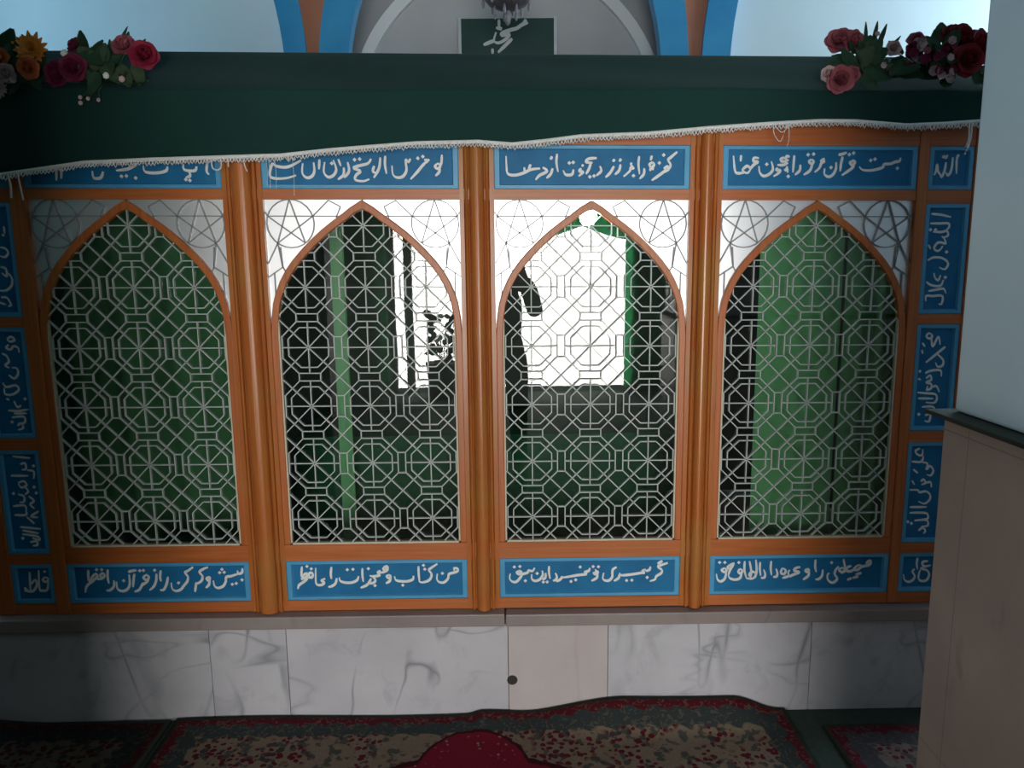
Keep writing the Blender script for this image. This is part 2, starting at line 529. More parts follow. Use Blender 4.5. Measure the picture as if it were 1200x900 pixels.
# front wall with the daylit entrance
DX0, DX1, DZ1 = -1.2, 1.56, 2.05
wf = MB()
wf.box(-3.4, DX0, -6.5, -6.3, 0, 4.2); wf.box(DX1, 4.6, -6.5, -6.3, 0, 4.2); wf.box(DX0, DX1, -6.5, -6.3, DZ1, 4.2)
struct(wf.build('wall_front', ROOMW))
d1 = MB()
d1.box(DX0, DX0 + 0.05, -6.40, -6.33, 0, DZ1); d1.box(DX1 - 0.05, DX1, -6.40, -6.33, 0, DZ1); d1.box(DX0, DX1, -6.40, -6.33, DZ1 - 0.06, DZ1)
d1.box(-1.04, -0.95, -6.40, -6.33, 0, DZ1)
d1 = struct(d1.build('door_1', simple('grey_door_frame', (0.12, 0.12, 0.12), (0.16, 0.16, 0.16), 5, 0.5)))
MB().add([(DX0, -6.44, 0.05), (DX1, -6.44, 0.05), (DX1, -6.44, DZ1), (DX0, -6.44, DZ1)], [(3, 2, 1, 0)]).build('pane', DAYLIGHT, d1)

# the wall that parts the two rooms: left pier, right pier with dado and sill, head above
pl = MB().box(-3.2, -0.78, -1.75, -1.30, 0, 4.2).build('wall_partition_left', GREENW)
struct(pl)
pm_ = MB().box(0.903, 4.4, -1.42, -1.10, 1.275, 4.2)
pm_.mi[4] = 1                                              # the side towards the shrine is grey
pr = struct(pm_.build('wall_partition_right', [JAMB, GREYW], bevel=0.006))
MB().box(0.891, 4.4, -1.432, -1.092, 0, 1.266).build('dado', DADO, pr, bevel=0.003)
MB().box(0.863, 4.4, -1.46, -1.075, 1.2665, 1.2745).build('sill', SILL, pr, bevel=0.0015)
struct(MB().box(-0.78, 0.903, -1.42, -1.30, 2.7, 4.2).build('wall_partition_head', JAMB))

# back wall: pale wall, terracotta piers, blue arch bands, grey recess with round niche
struct(MB().box(-3.2, -0.94, 2.46, 2.7, 0, 4.2).box(1.16, 4.4, 2.46, 2.7, 0, 4.2).box(-3.2, 4.4, 3.0, 3.2, 0, 4.2, 1)
       .box(-1.04, -0.94, 2.7, 3.0, 0, 4.2, 1).box(1.16, 1.26, 2.7, 3.0, 0, 4.2, 1).build('wall_back', [PLASTER, GREYPL]))
def edge(x, R, sgn, zs=2.6, z0=1.2, z1=3.5, n=24):
    out = []
    for i in range(n + 1):
        z = z0 + (z1 - z0) * i / n
        d = max(0.0, z - zs)
        out.append((x + sgn * d * d / (2 * R), z))
    return out
def band(name, m, A, B, y0, y1):
    return struct(MB().strip(A, B, y0, y1).build(name, m))
eLi, eLo = edge(-1.191, 2.2, -1), edge(-1.060, 2.7, -1)       # left arch
eCl, eCli = edge(-0.998, 1.9, 1), edge(-0.825, 1.35, 1)       # centre arch, left side
eCri, eCr = edge(1.052, 1.6, -1), edge(1.215, 2.8, -1)        # centre arch, right side
eRo, eRi = edge(1.290, 2.9, 1), edge(1.458, 2.4, 1)           # right arch
band('trim_1', BLUEPL, eLi, eLo, 2.37, 2.47)
band('trim_2', ORPL, eLo, eCl, 2.40, 2.47)
band('trim_3', BLUEPL, eCl, eCli, 2.37, 2.47)
band('trim_4', BLUEPL, eCri, eCr, 2.37, 2.47)
band('trim_5', ORPL, eCr, eRo, 2.40, 2.47)
band('trim_6', BLUEPL, eRo, eRi, 2.37, 2.47)
# round niche in the recess: rim and shallow paler bowl
ncx, ncz, nr = 0.131, 2.455, 1.035
rim_o = [(ncx + (nr + 0.03) * math.cos(a), ncz + (nr + 0.03) * math.sin(a)) for a in [math.pi * i / 40 for i in range(41)]]
rim_i = [(ncx + (nr - 0.045) * math.cos(a), ncz + (nr - 0.045) * math.sin(a)) for a in [math.pi * i / 40 for i in range(41)]]
band('trim_7', RIMPL, rim_i, rim_o, 2.93, 3.0)
nb = MB()
rings = [(1.0, 2.975), (0.9, 2.985), (0.6, 2.992), (0.0, 2.996)]
vs, fs = [], []
for s, y in rings:
    vs += [(ncx + (nr - 0.045) * s * math.cos(math.pi * i / 40), y, ncz + (nr - 0.045) * s * math.sin(math.pi * i / 40)) for i in range(41)]
for k in range(3):
    for i in range(40):
        fs.append((k * 41 + i, (k + 1) * 41 + i, (k + 1) * 41 + i + 1, k * 41 + i + 1))
nb.add(vs, fs)
struct(nb.build('trim_8', NICHEPL, smooth=True))

# ------------------------------------------------------------------ the shrine screen
def sag(x, y, z):
    s = 0.0025 + (0.0083 * (z - 0.62) if z > 0.62 else 0.0)
    return (x, y, z - x * s)

BC = [-1.085, -0.353, 0.3645, 1.0745]
HALF, SPH, OPH = 0.305, 0.303, 0.283
Z_G0, Z_SPT = 0.617, 1.737
TOP0, TOP1, BOT0, BOT1 = 1.769, 1.903, 0.42, 0.56
XR0, XR1, XL0, XL1 = 1.414, 1.555, -1.576, -1.436
shrine = thing('shrine_screen', 'orange wooden shrine enclosure with four latticed arches and blue lettered panels, standing on marble', 'shrine', (0, 0, 0))

def wpart(mb, name, m, parent=shrine, **kw):
    return mb.warp(sag).build(name, m, parent, **kw)

XS = 1.63
def subdiv_box(x0, x1, y0, y1, z0, z1):
    mb = MB(); n = 12
    for i in range(n):
        a, b = x0 + (x1 - x0) * i / n, x0 + (x1 - x0) * (i + 1) / n
        vs = [(a, y0, z0), (b, y0, z0), (b, y1, z0), (a, y1, z0), (a, y0, z1), (b, y0, z1), (b, y1, z1), (a, y1, z1)]
        fs = [(0, 3, 2, 1), (4, 5, 6, 7), (0, 1, 5, 4), (2, 3, 7, 6)]
        if i == 0: fs.append((3, 0, 4, 7))
        if i == n - 1: fs.append((1, 2, 6, 5))
        mb.add(vs, fs)
    return mb
wpart(subdiv_box(-XS, XS, -0.012, 0.03, TOP1, 2.00), 'top_rail', WH)
wpart(subdiv_box(XL1, XR0, -0.012, 0.03, Z_SPT, TOP0), 'upper_rail', WH)
wpart(subdiv_box(XL1, XR0, -0.012, 0.03, BOT1, Z_G0), 'lower_rail', WH)
wpart(subdiv_box(-XS, XS, -0.012, 0.03, 0.383, BOT0), 'bottom_rail', WH)

# fluted columns between the bays, flat stiles beside the outer bays
COLX = [(BC[i] + BC[i + 1]) / 2 for i in range(3)]
def column(cx, hw):
    f = hw - 0.0155
    prof = [(-hw, 0.02), (-hw, -0.014), (-f - 0.0015, -0.014), (-f, -0.010)]
    for i in range(7):                                     # slim bead
        a = math.pi * (1 - i / 6)
        prof.append((-f + 0.0065 + 0.006 * math.cos(a), -0.011 - 0.011 * math.sin(a)))
    prof.append((-f + 0.0145, -0.010))
    r = f - 0.0155
    half = [(-p[0], p[1]) for p in prof][::-1]
    for i in range(15):                                    # main roll
        a = math.pi * (1 - i / 14)
        prof.append((r * math.cos(a), -0.012 - 0.026 * math.sin(a)))
    prof += half
    mb = MB()
    z0, z1, n = 0.383, 1.985, 8
    k = len(prof)
    for j in range(n + 1):
        z = z0 + (z1 - z0) * j / n
        for x, y in prof:
            mb.v.append((cx + x, y, z))
    for j in range(n):
        for i in range(k - 1):
            mb.f.append((j * k + i, j * k + i + 1, (j + 1) * k + i + 1, (j + 1) * k + i)); mb.mi.append(0)
    mb.f.append(tuple(range(k))[::-1]); mb.mi.append(0)
    mb.f.append(tuple(n * k + i for i in range(k))); mb.mi.append(0)
    return mb
for i, cx in enumerate(COLX):
    hw = (BC[i + 1] - BC[i]) / 2 - HALF + 0.0005            # fills the gap between two bays
    wpart(column(cx, hw), 'column', WC, smooth=False)
for x0, x1 in ((XL1, BC[0] - HALF), (BC[3] + HALF, XR0), (-XS, XL0), (XR1, XS)):
    wpart(MB().box(x0, x1, -0.016, 0.03, 0.383, 2.0), 'stile', WV, bevel=0.003)
for a, b in ((XL0, XL1), (XR0, XR1)):                      # short rails between the side panels
    for z0, z1 in ((1.344, 1.376), (0.949, 0.987)):
        wpart(MB().box(a, b, -0.012, 0.03, z0, z1), 'side_rail', WH)
    wpart(MB().box(a, b, -0.012, 0.03, 0.596 - 0.036, 0.596), 'side_rail', WH)
    wpart(MB().box(a, b, -0.012, 0.03, 1.727, 1.769), 'side_rail', WH)

# pointed arches -------------------------------------------------------
ARC = [(0.0, 1.736), (0.035, 1.715), (0.068, 1.690), (0.101, 1.667), (0.132, 1.643), (0.166, 1.613), (0.197, 1.582), (0.225, 1.551),
       (0.249, 1.519), (0.268, 1.486), (0.283, 1.451), (0.294, 1.416), (0.301, 1.37), (0.305, 1.31)]
ARC_IN = []
for i, (x, z) in enumerate(ARC):
    a, b = ARC[max(0, i - 1)], ARC[min(len(ARC) - 1, i + 1)]
    dx, dz = b[0] - a[0], b[1] - a[1]
    L = math.hypot(dx, dz)
    ARC_IN.append((x + dz / L * 0.022, z - dx / L * 0.022))
ARC_IN[0] = (0.0, 1.707)
ARC_IN = [(min(max(x, 0.0), OPH), z) for x, z in ARC_IN]
def opening(cx, grow=0.0):
    right = [(cx + x + (grow if x > 0.001 else 0), z + grow * 0.7) for x, z in ARC_IN]
    left = [(2 * cx - x, z) for x, z in right[1:]]
    return [(cx - OPH - grow, Z_G0 - grow), (cx + OPH + grow, Z_G0 - grow)] + right[::-1] + left

def clip(p, q, poly):
    """segment against a convex ccw polygon"""
    t0, t1 = 0.0, 1.0
    dx, dz = q[0] - p[0], q[1] - p[1]
    n = len(poly)
    for i in range(n):
        a, b = poly[i], poly[(i + 1) % n]
        ex, ez = b[0] - a[0], b[1] - a[1]
        if math.hypot(ex, ez) < 1e-7: continue
        nx, nz = -ez, ex
        f = (p[0] - a[0]) * nx + (p[1] - a[1]) * nz
        g = dx * nx + dz * nz
        if abs(g) < 1e-12:
            if f < 0: return None
        else:
            t = -f / g
            if g > 0: t0 = max(t0, t)
            else: t1 = min(t1, t)
    if t1 - t0 < 1e-4: return None
    return (p[0] + dx * t0, p[1] + dz * t0), (p[0] + dx * t1, p[1] + dz * t1)

PER = 0.1912
def lattice_segments(cx):
    S = []
    R1, R2 = 0.435 * PER, 0.335 * PER
    k = math.tan(math.pi / 8)
    for i in (-2, -1, 0, 1, 2):
        for j in range(-1, 7):
            x, z = cx + i * PER, 1.658 - j * PER
            for R in (R1, R2):
                c = [(R, -R * k), (R, R * k), (R * k, R), (-R * k, R), (-R, R * k), (-R, -R * k), (-R * k, -R), (R * k, -R)]
                for a in range(8):
                    p, q = c[a], c[(a + 1) % 8]
                    S.append(((x + p[0], z + p[1]), (x + q[0], z + q[1])))
            S.append(((x - R1, z), (x + R1, z))); S.append(((x, z - R1), (x, z + R1)))
            S.append(((x - PER / 2, z - PER / 2), (x + PER / 2, z + PER / 2))); S.append(((x - PER / 2, z + PER / 2), (x + PER / 2, z - PER / 2)))
            h = R1 * k                                     # link boxes to the next rosettes
            for s in (-1, 1):
                S.append(((x + R1, z + s * h), (x + PER - R1, z + s * h)))
                S.append(((x + s * h, z - R1), (x + s * h, z - PER + R1)))
    return S

def inside_arch(x, z, cx, off):
    """is the point under the outer arch line pushed out by off"""
    d = abs(x - cx)
    if d >= ARC[-1][0]: return z < ARC[-1][1]
    for (x0, z0), (x1, z1) in zip(ARC, ARC[1:]):
        if x0 <= d <= x1:
            return z < z0 + (z1 - z0) * (d - x0) / (x1 - x0) - off
    return True

NAMES = ['first arch from the left', 'second arch from the left', 'third arch from the left', 'right-hand arch']
for bi, cx in enumerate(BC):
    # arch frame with legs down to the lower rail
    oR = [(cx + x, z) for x, z in ARC] + [(cx + 0.305, Z_G0)]
    iR = [(cx + x, z) for x, z in ARC_IN] + [(cx + OPH, Z_G0)]
    oL = [(2 * cx - x, z) for x, z in oR]; iL = [(2 * cx - x, z) for x, z in iR]
    mb = MB()
    mb.strip(oL[::-1] + oR[1:], iL[::-1] + iR[1:], -0.012, 0.012)
    wpart(mb, 'arch_frame', WV, bevel=0.003)
    # pale bead round the pane
    op = opening(cx)
    bo = [(cx - OPH, Z_G0), (cx + OPH, Z_G0)]
    m2 = MB()
    m2.bar((cx - OPH, Z_G0 + 0.003), (cx + OPH, Z_G0 + 0.003), 0.006, -0.009, 0.004)
    for s in (-1, 1):
        m2.bar((cx + s * (OPH - 0.0025), Z_G0), (cx + s * (OPH - 0.0025), 1.36), 0.005, -0.009, 0.004)
    wpart(m2, 'glazing_bead', BEAD)
    # pane and lattice
    big = opening(cx, 0.008)
    wpart(MB().add([(x, 0.007, z) for x, z in big], [tuple(range(len(big)))]), 'glass_pane', GLASS)
    lt = MB()
    for p, q in lattice_segments(cx):
        c = clip(p, q, big)
        if c:
            lt.bar(c[0], c[1], 0.0030, -0.004, 0.006)
    wpart(lt, 'lattice', STEEL)
    # frosted spandrels with star tracery
    for s in (-1, 1):
        pts = [(cx + s * x, z) for x, z in ARC]
        poly = [(cx + s * 0.004, Z_SPT + 0.004), (cx + s * 0.312, Z_SPT + 0.004), (cx + s * 0.312, 1.30)] + pts[::-1]
        if s > 0: poly = poly[::-1]
        mb = MB()
        # a fan of strips from the arch line to the top and side edges
        n = len(ARC)
        A = [(cx + s * x, z - 0.006) for x, z in ARC]
        B = []
        for i, (x, z) in enumerate(ARC):
            B.append((cx + s * max(x, 0.004), Z_SPT + 0.004) if x < 0.245 else (cx + s * 0.312, z + (Z_SPT + 0.004 - z) * (0.312 - x) / 0.067))
        B[-1] = (cx + s * 0.312, 1.31)
        k = next(i for i, p in enumerate(ARC) if p[0] >= 0.245)
        A.insert(k, A[k]); B.insert(k, (cx + s * 0.312, Z_SPT + 0.004))
        mb.strip(A if s < 0 else B, B if s < 0 else A, 0.004, 0.010)
        sp_ = wpart(mb, 'spandrel', FROST)
        T = []
        c0, rr = (0.226, 1.664), 0.074
        star = [(c0[0] + rr * math.sin(2 * math.pi * i / 5), c0[1] + rr * math.cos(2 * math.pi * i / 5)) for i in range(5)]
        circ = [(c0[0] + rr * math.sin(2 * math.pi * i / 24), c0[1] + rr * math.cos(2 * math.pi * i / 24)) for i in range(25)]
        T += list(zip(circ, circ[1:]))
        T += [(star[i], star[(i + 2) % 5]) for i in range(5)]
        xl = star[4]                                      # inner point of the star
        T += [(xl, (0.050, xl[1])), (xl, (0.105, 1.735)), ((0.105, 1.735), (0.068, 1.716)), ((0.068, 1.716), (0.082, 1.684)), ((0.082, 1.684), (0.078, 1.668))]
        lo = star[2]
        T += [(lo, (0.303, 1.541)), (star[2], (0.258, 1.53)), ((0.262, 1.592), (0.258, 1.53)), ((0.258, 1.53), (0.303, 1.500)),
              (star[1], (0.303, 1.70)), ((0.258, 1.53), (0.24, 1.50)), ((0.285, 1.511), (0.285, 1.44))]
        tr = MB()
        for p, q in T:
            p, q = (cx + s * p[0], p[1]), (cx + s * q[0], q[1])
            N = max(1, int(math.dist(p, q) / 0.006))
            run = None
            for i in range(N + 1):
                t = i / N
                x, z = p[0] + (q[0] - p[0]) * t, p[1] + (q[1] - p[1]) * t
                ok = (not inside_arch(x, z, cx, 0.010)) and abs(x - cx) < 0.309 and z < Z_SPT + 0.002
                if ok and run is None: run = (x, z)
                if run and (not ok or i == N):
                    tr.bar(run, (x, z), 0.0032, -0.004, 0.0035); run = None
        wpart(tr, 'tracery', TRACE, sp_)

# lettered panels ------------------------------------------------------
TEXT = {
    'b1': '289 46 287 31 275 26 271 38|274 26 249 18 231 14 228 -2 218 -19 200 -26 188 -18 185 2|209 31|225 32|218 43|285 3|250 -13|264 -10|168 16 162 8 169 2 174 13 168 17|172 8 169 -12 157 -25|170 52 151 44 139 34 148 19 144 2 129 -8 124 -3|124 -6 122 -20 118 -40|118 53 99 39 89 33 98 17 94 0 81 -16 69 -30 53 -35 40 -27 38 -4|63 -5|28 18 22 -7 10 -29 -3 -31|5 42 1 18 3 1|-11 30 -14 5 -24 -17 -40 -31|-16 43|-49 26 -57 15 -46 7 -38 19 -49 28|-40 15 -46 1 -60 -9 -64 -14|-60 -3 -75 -28 -93 -36|-68 42|-55 43|-108 38 -95 42 -79 44|-87 31 -92 9 -96 -19|-106 28 -107 -8 -118 -27 -136 -33 -151 -23 -152 3|-127 6|-161 7 -163 -15 -178 -29 -190 -29|-178 48 -181 21 -179 -4|-246 47 -249 8|-249 6 -229 12 -216 23 -221 32 -234 22 -244 8|-218 12 -200 16 -191 27 -198 34 -207 24 -194 16|-229 8 -247 -3 -259 -17 -264 -37|-217 48|-199 48',
    'b2': '260 27 259 37 271 35 268 24 245 17 240 11 237 -3 223 -17 207 -15 200 -3 202 17|219 18|203 55 182 40 174 31 182 17 179 0 168 -11 149 -16 140 -12|139 47 139 18 141 -15|156 50|160 35|121 10 118 -4 99 -11 75 -10 61 -5 57 9|84 -26|36 15 31 8 39 2 44 11 36 16|43 7 41 -8 27 -18|35 46 28 33 20 37 27 46 35 46 32 32 14 24 4 28|11 32 1 24 7 14 -14 10 -27 13|-19 12 -8 -4 -15 -15 -32 -18|-10 -26|-22 2 -36 -22 -59 -34|-30 40|-50 42 -51 15 -49 -11|-64 11 -70 -4 -89 -13 -113 -12 -127 -5 -129 8|-101 37|-82 38|-138 5 -143 -15 -156 -26 -168 -29|-154 49 -157 22 -156 2|-177 4 -190 -4 -181 -11 -189 -20 -203 -20 -209 -8 -207 46|-253 52 -257 12|-258 2 -241 11 -235 23 -246 22 -257 4|-240 11 -222 9 -218 23 -228 27 -230 12|-236 4 -253 -10 -266 -20 -271 -35|-236 52|-222 42',
    'b3': '265 55 245 47 232 38 245 24 243 9 227 -5 222 -20 205 -27|247 65 230 52|206 40 203 25 190 19|196 -10|191 27 179 20 186 11 178 12 153 7 118 2 105 4 102 13|126 -23|144 -22|101 7 99 -10 83 -25|92 40 80 30 77 15 77 -4 68 -20 55 -22 45 -12 48 14|12 43|30 42|19 31 22 19 14 12 22 8 29 18 23 23|27 10 24 -9 6 -23|1 37 -3 24 -16 18 -12 9 -41 5 -78 -3 -93 -5|-32 42|-63 -24|-47 -17|-92 1 -99 -13 -113 -24|-116 16 -111 -2 -116 -16 -125 -19|-137 48 -138 21 -134 -10|-149 17 -150 -4 -160 -15|-157 -25|-144 -25|-161 28 -159 8 -169 -12 -185 -19 -196 -9 -196 12|-178 15|-186 41 -194 26 -206 29 -211 19 -228 12 -235 -3 -249 -22 -263 -20 -271 -6 -269 16|-236 29 -247 20 -239 13 -231 23 -238 30|-218 -18|-255 46|-236 48',
    'b4': '249 44 245 31 235 33 240 41 248 42 244 28 218 21 205 10 191 11 204 26 216 27|194 11 179 4 164 9 172 21 183 24|154 51 163 11|148 17 141 8 155 2 160 13 148 19|164 8 148 -2|140 23 130 11 127 -6 136 -20 130 -33 117 -37 104 -25 102 -8 108 -1|114 38|219 -2 199 -8|209 -15 189 -21|186 -21 171 -28|85 12 83 -11 73 -23 61 -24|58 50 58 23 63 3|31 16 25 8 34 4 37 13 30 16|37 8 36 -10 18 -25|7 23 -7 20 -14 10 4 4 -16 -5 -29 -10 -34 3 -29 13|-29 -10 -53 -18|-55 20 -59 2 -47 -2 -43 12 -55 20|-76 18 -71 0 -74 -11 -85 -13|-94 47 -95 20 -91 -6|-119 16 -113 -2 -116 -14 -127 -15|-132 44 -132 17 -128 -8|-147 53 -143 15 -147 -10 -160 -20|-169 48 -162 15 -161 -9|-145 2 -158 8 -168 -4 -160 -18 -177 -16|-185 48 -185 15 -177 -16|-201 20 -206 7 -197 2 -192 13 -201 20|-193 7 -199 -15 -216 -21 -234 -15 -240 -2|-205 43|-220 41 -234 34 -243 25 -230 15|-223 36 -233 19 -240 -4|-255 23 -263 14 -252 8 -246 17 -256 24|-247 11 -251 -15 -264 -27 -276 -20 -281 2|-271 44|-253 44',
    't2': '258 37 256 14 252 4|241 9 235 0 246 -5 252 6 241 11|250 -2 248 -15 236 -27|218 23 205 13 212 20 202 22|205 13 194 2 179 -15 157 -37|182 26|198 31|159 25 152 15 145 21 144 11 145 -10 134 -28 115 -32 102 -22 100 4|80 33 78 8 82 -21|64 28 61 3 54 -14 41 -33|44 3 39 -13 48 -18|35 24 24 10 -4 3 -21 -4 0 -13 -14 -25 -17 -39 7 -43 27 -37|-17 21|-1 23|-39 14 -36 -13 -52 -33|-52 -2 -54 -24 -72 -38|-84 20 -76 -7 -85 -25 -102 -31 -115 -16 -111 14|-89 10|-68 23 -61 2|-127 22 -130 -8|-146 13 -145 -14 -154 -29 -170 -33 -183 -19 -180 10|-185 19 -214 4 -236 -2 -262 1 -275 8 -284 -14 -283 -31 -262 -36 -232 -34 -203 -26|-224 20|-206 23',
    't3': '265 54 245 35 237 26 245 9 235 -9 219 -19|233 -7 209 -27 187 -44|223 43|210 16|224 -4 236 4 238 -7 226 -12|190 19 179 10 186 0 194 11 189 19|186 41 183 24|183 0 182 -12|190 1 190 -9|163 -2 162 -22 149 -39|147 39 145 11 149 -23|123 17 122 9 130 -3 121 -1 118 -12 99 -31|130 -28|89 11 85 -10 72 -24|91 30 85 20|69 5 58 -17 43 -34|71 28 65 20|25 5 29 -12 14 -28|15 32 -10 29 -18 18 2 16|-3 16 -9 -5 -18 -23|-6 -32|7 -29|-33 -3 -39 -13 -27 -16 -41 -30|-32 8 -25 5|-57 -7 -62 -24 -81 -25 -89 -10|-70 15|-58 17|-108 46 -110 16 -105 -16|-122 -3 -128 -23 -141 -37|-123 37 -129 26|-153 0 -139 -13 -163 -28 -175 -43|-161 -4 -190 -8 -211 -19 -238 -27 -261 -22 -265 5 -266 38|-210 0 -208 -19|-190 10 -197 -8',
    't4': '253 35 250 24 237 21 223 15 203 13 197 2 166 -7 137 -6 125 5|160 26|173 30|245 0|105 24 95 18 103 10 111 21 102 27|109 16 104 2 89 -11 72 -24|92 45|105 50|58 44 72 47 83 52|71 38 67 13 66 -11|52 20 52 -3 44 -21 31 -29 17 -20 17 -1|37 2|15 32 4 23 15 22 6 17 0 0 -14 -14|-37 44|-20 46|-26 29 -33 20 -23 14 -19 23 -26 29|-22 15 -29 -8 -48 -23|-60 11 -61 -8 -75 -23|-80 42 -81 18 -82 -15|-94 37 -104 38 -106 28 -97 25|-110 34 -121 30 -119 22 -102 22|-99 18 -113 10 -132 10|-102 6 -98 -16|-105 -6|-96 -28|-130 1 -134 -7 -122 -8 -128 -18 -142 -28|-151 22 -145 -3 -154 -19 -173 -27 -186 -15 -189 6|-165 12|-190 32 -205 33 -207 22 -193 20 -206 10 -215 0 -227 6 -240 -9 -224 -17 -214 -2|-235 -16 -255 -18 -263 -11 -267 12 -270 40|-246 42 -247 21',
    't1': '266 33 258 -12 265 -24|228 0 221 -13 190 -10 188 7|203 -12 206 -28 193 -33|192 -39|204 -42|139 0 132 -14 100 -20 69 -16 65 2|38 -35|-5 -30|10 -29|-60 -16 -69 -34 -90 -35 -93 -14|-201 6 -206 -43|-185 6 -191 -38|47 7 17 -8 -20 -13',
    'tr': '30 42 23 29 26 -17|8 34 7 5 2 -14 -7 -21 -14 -12|-16 19 -19 -7 -29 -26 -37 -12|-32 -21 -43 -9 -48 11 -51 -9 -57 -21|-31 32 -24 37 -18 32 -12 41',
    'r1': '-53 144 -19 141 18 134|-54 114 -22 114 10 114 14 103 5 93|-42 88 -13 87 7 90 12 76 -4 69|-52 94|-34 94|-9 74 1 65 6 51 -10 54 -24 52 -34 36 -22 27 -10 33 -4 43|12 24|-55 47 -46 33|-53 -3 -36 6 -9 6 13 -3 21 -16 10 -31 -10 -25|-28 -43 -22 -59 -10 -66 -3 -50|15 -57|-52 -71 -34 -82 -1 -84 9 -65|-42 -101 -10 -96 12 -94 22 -109|-49 -134 -49 -117 -26 -117 9 -117 9 -142 -2 -143',
    'r2': '-29 149 -35 137 -23 130 -15 140 -29 150|-17 135 -11 104 7 136 15 110|34 103 7 81 -30 51|8 79 30 59 29 41 13 37 4 51|-48 116 -38 104|-48 93 -44 80|-29 15 -16 22 11 26 26 22 28 4|-25 -2 -11 8 -7 -7 -23 -16 -6 -21 -5 -35 -20 -41 -17 -27|-1 -31 13 -28 22 -40 25 -49|-51 18 -47 26|-53 -2 -44 -7|-52 -49 -20 -52 11 -55 19 -69 11 -84 -19 -83|-48 -69 6 -70|-32 -98 7 -98 14 -117 -7 -118|-18 -127 0 -122 -3 -147 -19 -145|-41 -123',
    'r3': '-26 153 -41 145 -33 132 -17 130 -17 150|-51 108 -19 107 -12 126|-14 105 4 100 2 80 13 92 26 77 19 59 5 62|-44 81 -27 67|-14 38 -5 45 2 33 -11 27|2 33 20 35 24 17|-51 9 -23 8 -16 0 7 3 22 -10 21 -27 4 -40 -17 -32|-46 42 -36 27|-46 -52 13 -52|-45 -72 -13 -72 15 -75 20 -93 -2 -96|-26 -100 16 -99 22 -118 0 -122|-9 -136 4 -126 15 -136 10 -147|-49 -104|-36 -110',
    'l1': '37 105 37 82|28 79 36 76|19 41 35 36 41 23 30 11 16 14|12 -19 28 -25 28 -48 14 -38|34 -38 44 -56 39 -78 20 -92 -3 -91|3 -113 21 -115 31 -136 22 -141|-5 -129 15 -136',
    'l2': '6 143 20 149 29 139 14 134 5 141|8 124 -1 114 13 109 23 119 37 114 39 99|-16 96 -3 89 3 71 -10 58 2 50|-2 27 13 16 27 30 26 48 10 51|-25 3 -15 -11 15 -6 24 -20 3 -35 -21 -34 -22 -14|-20 -49 -10 -53|40 -50|4 -56 12 -76 25 -71|-18 -87 15 -89 48 -84|-1 -97 40 -97|-9 -110 29 -108 30 -127 9 -130|6 -137 19 -130 23 -145 7 -151|-10 -125',
    'l3': '-22 155 34 148|0 128 16 131 16 112 3 110|42 122|21 108 41 103 38 79|-35 90 21 89|-14 66 4 71 12 58 -6 50 -14 64|7 51 15 37 4 26|36 51|41 31|-34 30|-19 27 -1 20 -3 2 -17 0|-40 -13 -3 -11 2 -27|-39 -43 -2 -43 0 -27|15 20 30 5 17 -8 29 -22|42 -31 15 -48 37 -52|0 -50 23 -73 11 -63|-25 -84 42 -92|-19 -96 33 -107|-21 -109 27 -117 33 -130 11 -122|2 -137 23 -134 24 -147 10 -149|-21 -123',
    'bl': '41 22 32 11 44 5 54 15 42 23|53 9 45 -22 26 -26 16 -17 21 48|-14 41 -19 -26|-17 -5 4 12 8 -5 -8 -26 -28 -27 -38 -16 -37 -30|43 42',
    'br': '33 38 17 36 14 26 26 19 44 23|26 19 10 11 31 5 41 -11 33 -32 13 -34 4 -23 5 -5 8 6|-4 51 -6 30 -2 9|-12 10 -19 0 -10 -15 -15 -30 -30 -37 -45 -29 -50 -9',
    'sign': '122 108 106 88 129 90 94 75 61 54 22 44 -31 27 -39 11 10 17 -11 -12 -58 -36 -90 -22 -76 30|-90 -22 -123 -34 -159 -48|29 -10 -12 -48 -64 -95|-101 -71 -101 -104|-56 109 -56 58|-37 51 -76 58',
}

def panel(x0, x1, z0, z1, key, label, w):
    rx, rz = (0.022, 0.015) if x1 - x0 > 0.3 else (0.018, 0.016)
    mb = MB()
    def ring(d): return [(x0 + d * rx, z0 + d * rz), (x1 - d * rx, z0 + d * rz), (x1 - d * rx, z1 - d * rz), (x0 + d * rx, z1 - d * rz)]
    R = [(0.0, 0.02), (0.0, -0.009), (0.15, -0.012), (0.8, -0.012), (1.0, -0.003)]
    for d, y in R:
        mb.v += [(x, y, z) for x, z in ring(d)]
    for k in range(len(R) - 1):
        for i in range(4):
            j = (i + 1) % 4
            mb.f.append((k * 4 + i, k * 4 + j, (k + 1) * 4 + j, (k + 1) * 4 + i)); mb.mi.append(0)
    b = (len(R) - 1) * 4
    mb.f.append((b, b + 1, b + 2, b + 3)); mb.mi.append(1)
    o = wpart(mb, 'inscription_panel', [BLUE_RIM, BLUE_FIELD])
    if label: o['label'] = label
    q = [[int(t) for t in s.split()] for s in TEXT[key].split('|')]
    ex, ez = max(abs(t) for s in q for t in s[0::2]) / 1000, max(abs(t) for s in q for t in s[1::2]) / 1000
    sx, sz = min(1.0, ((x1 - x0) / 2 - rx - w) / ex), min(1.0, ((z1 - z0) / 2 - rz - w) / ez)
    lw = lettering(TEXT[key], (x0 + x1) / 2, (z0 + z1) / 2, -0.0042, -0.0028, w, 0.0062, sx, sz)
    wpart(lw, 'lettering', WHITE_INK, o)
for i, cx in enumerate(BC):
    panel(cx - HALF, cx + HALF, TOP0, TOP1, 't%d' % (i + 1), 'blue panel with white lettering above the ' + NAMES[i], 0.0042)
    panel(cx - HALF, cx + HALF, BOT0, BOT1, 'b%d' % (i + 1), 'blue panel with white lettering below the ' + NAMES[i], 0.0043)
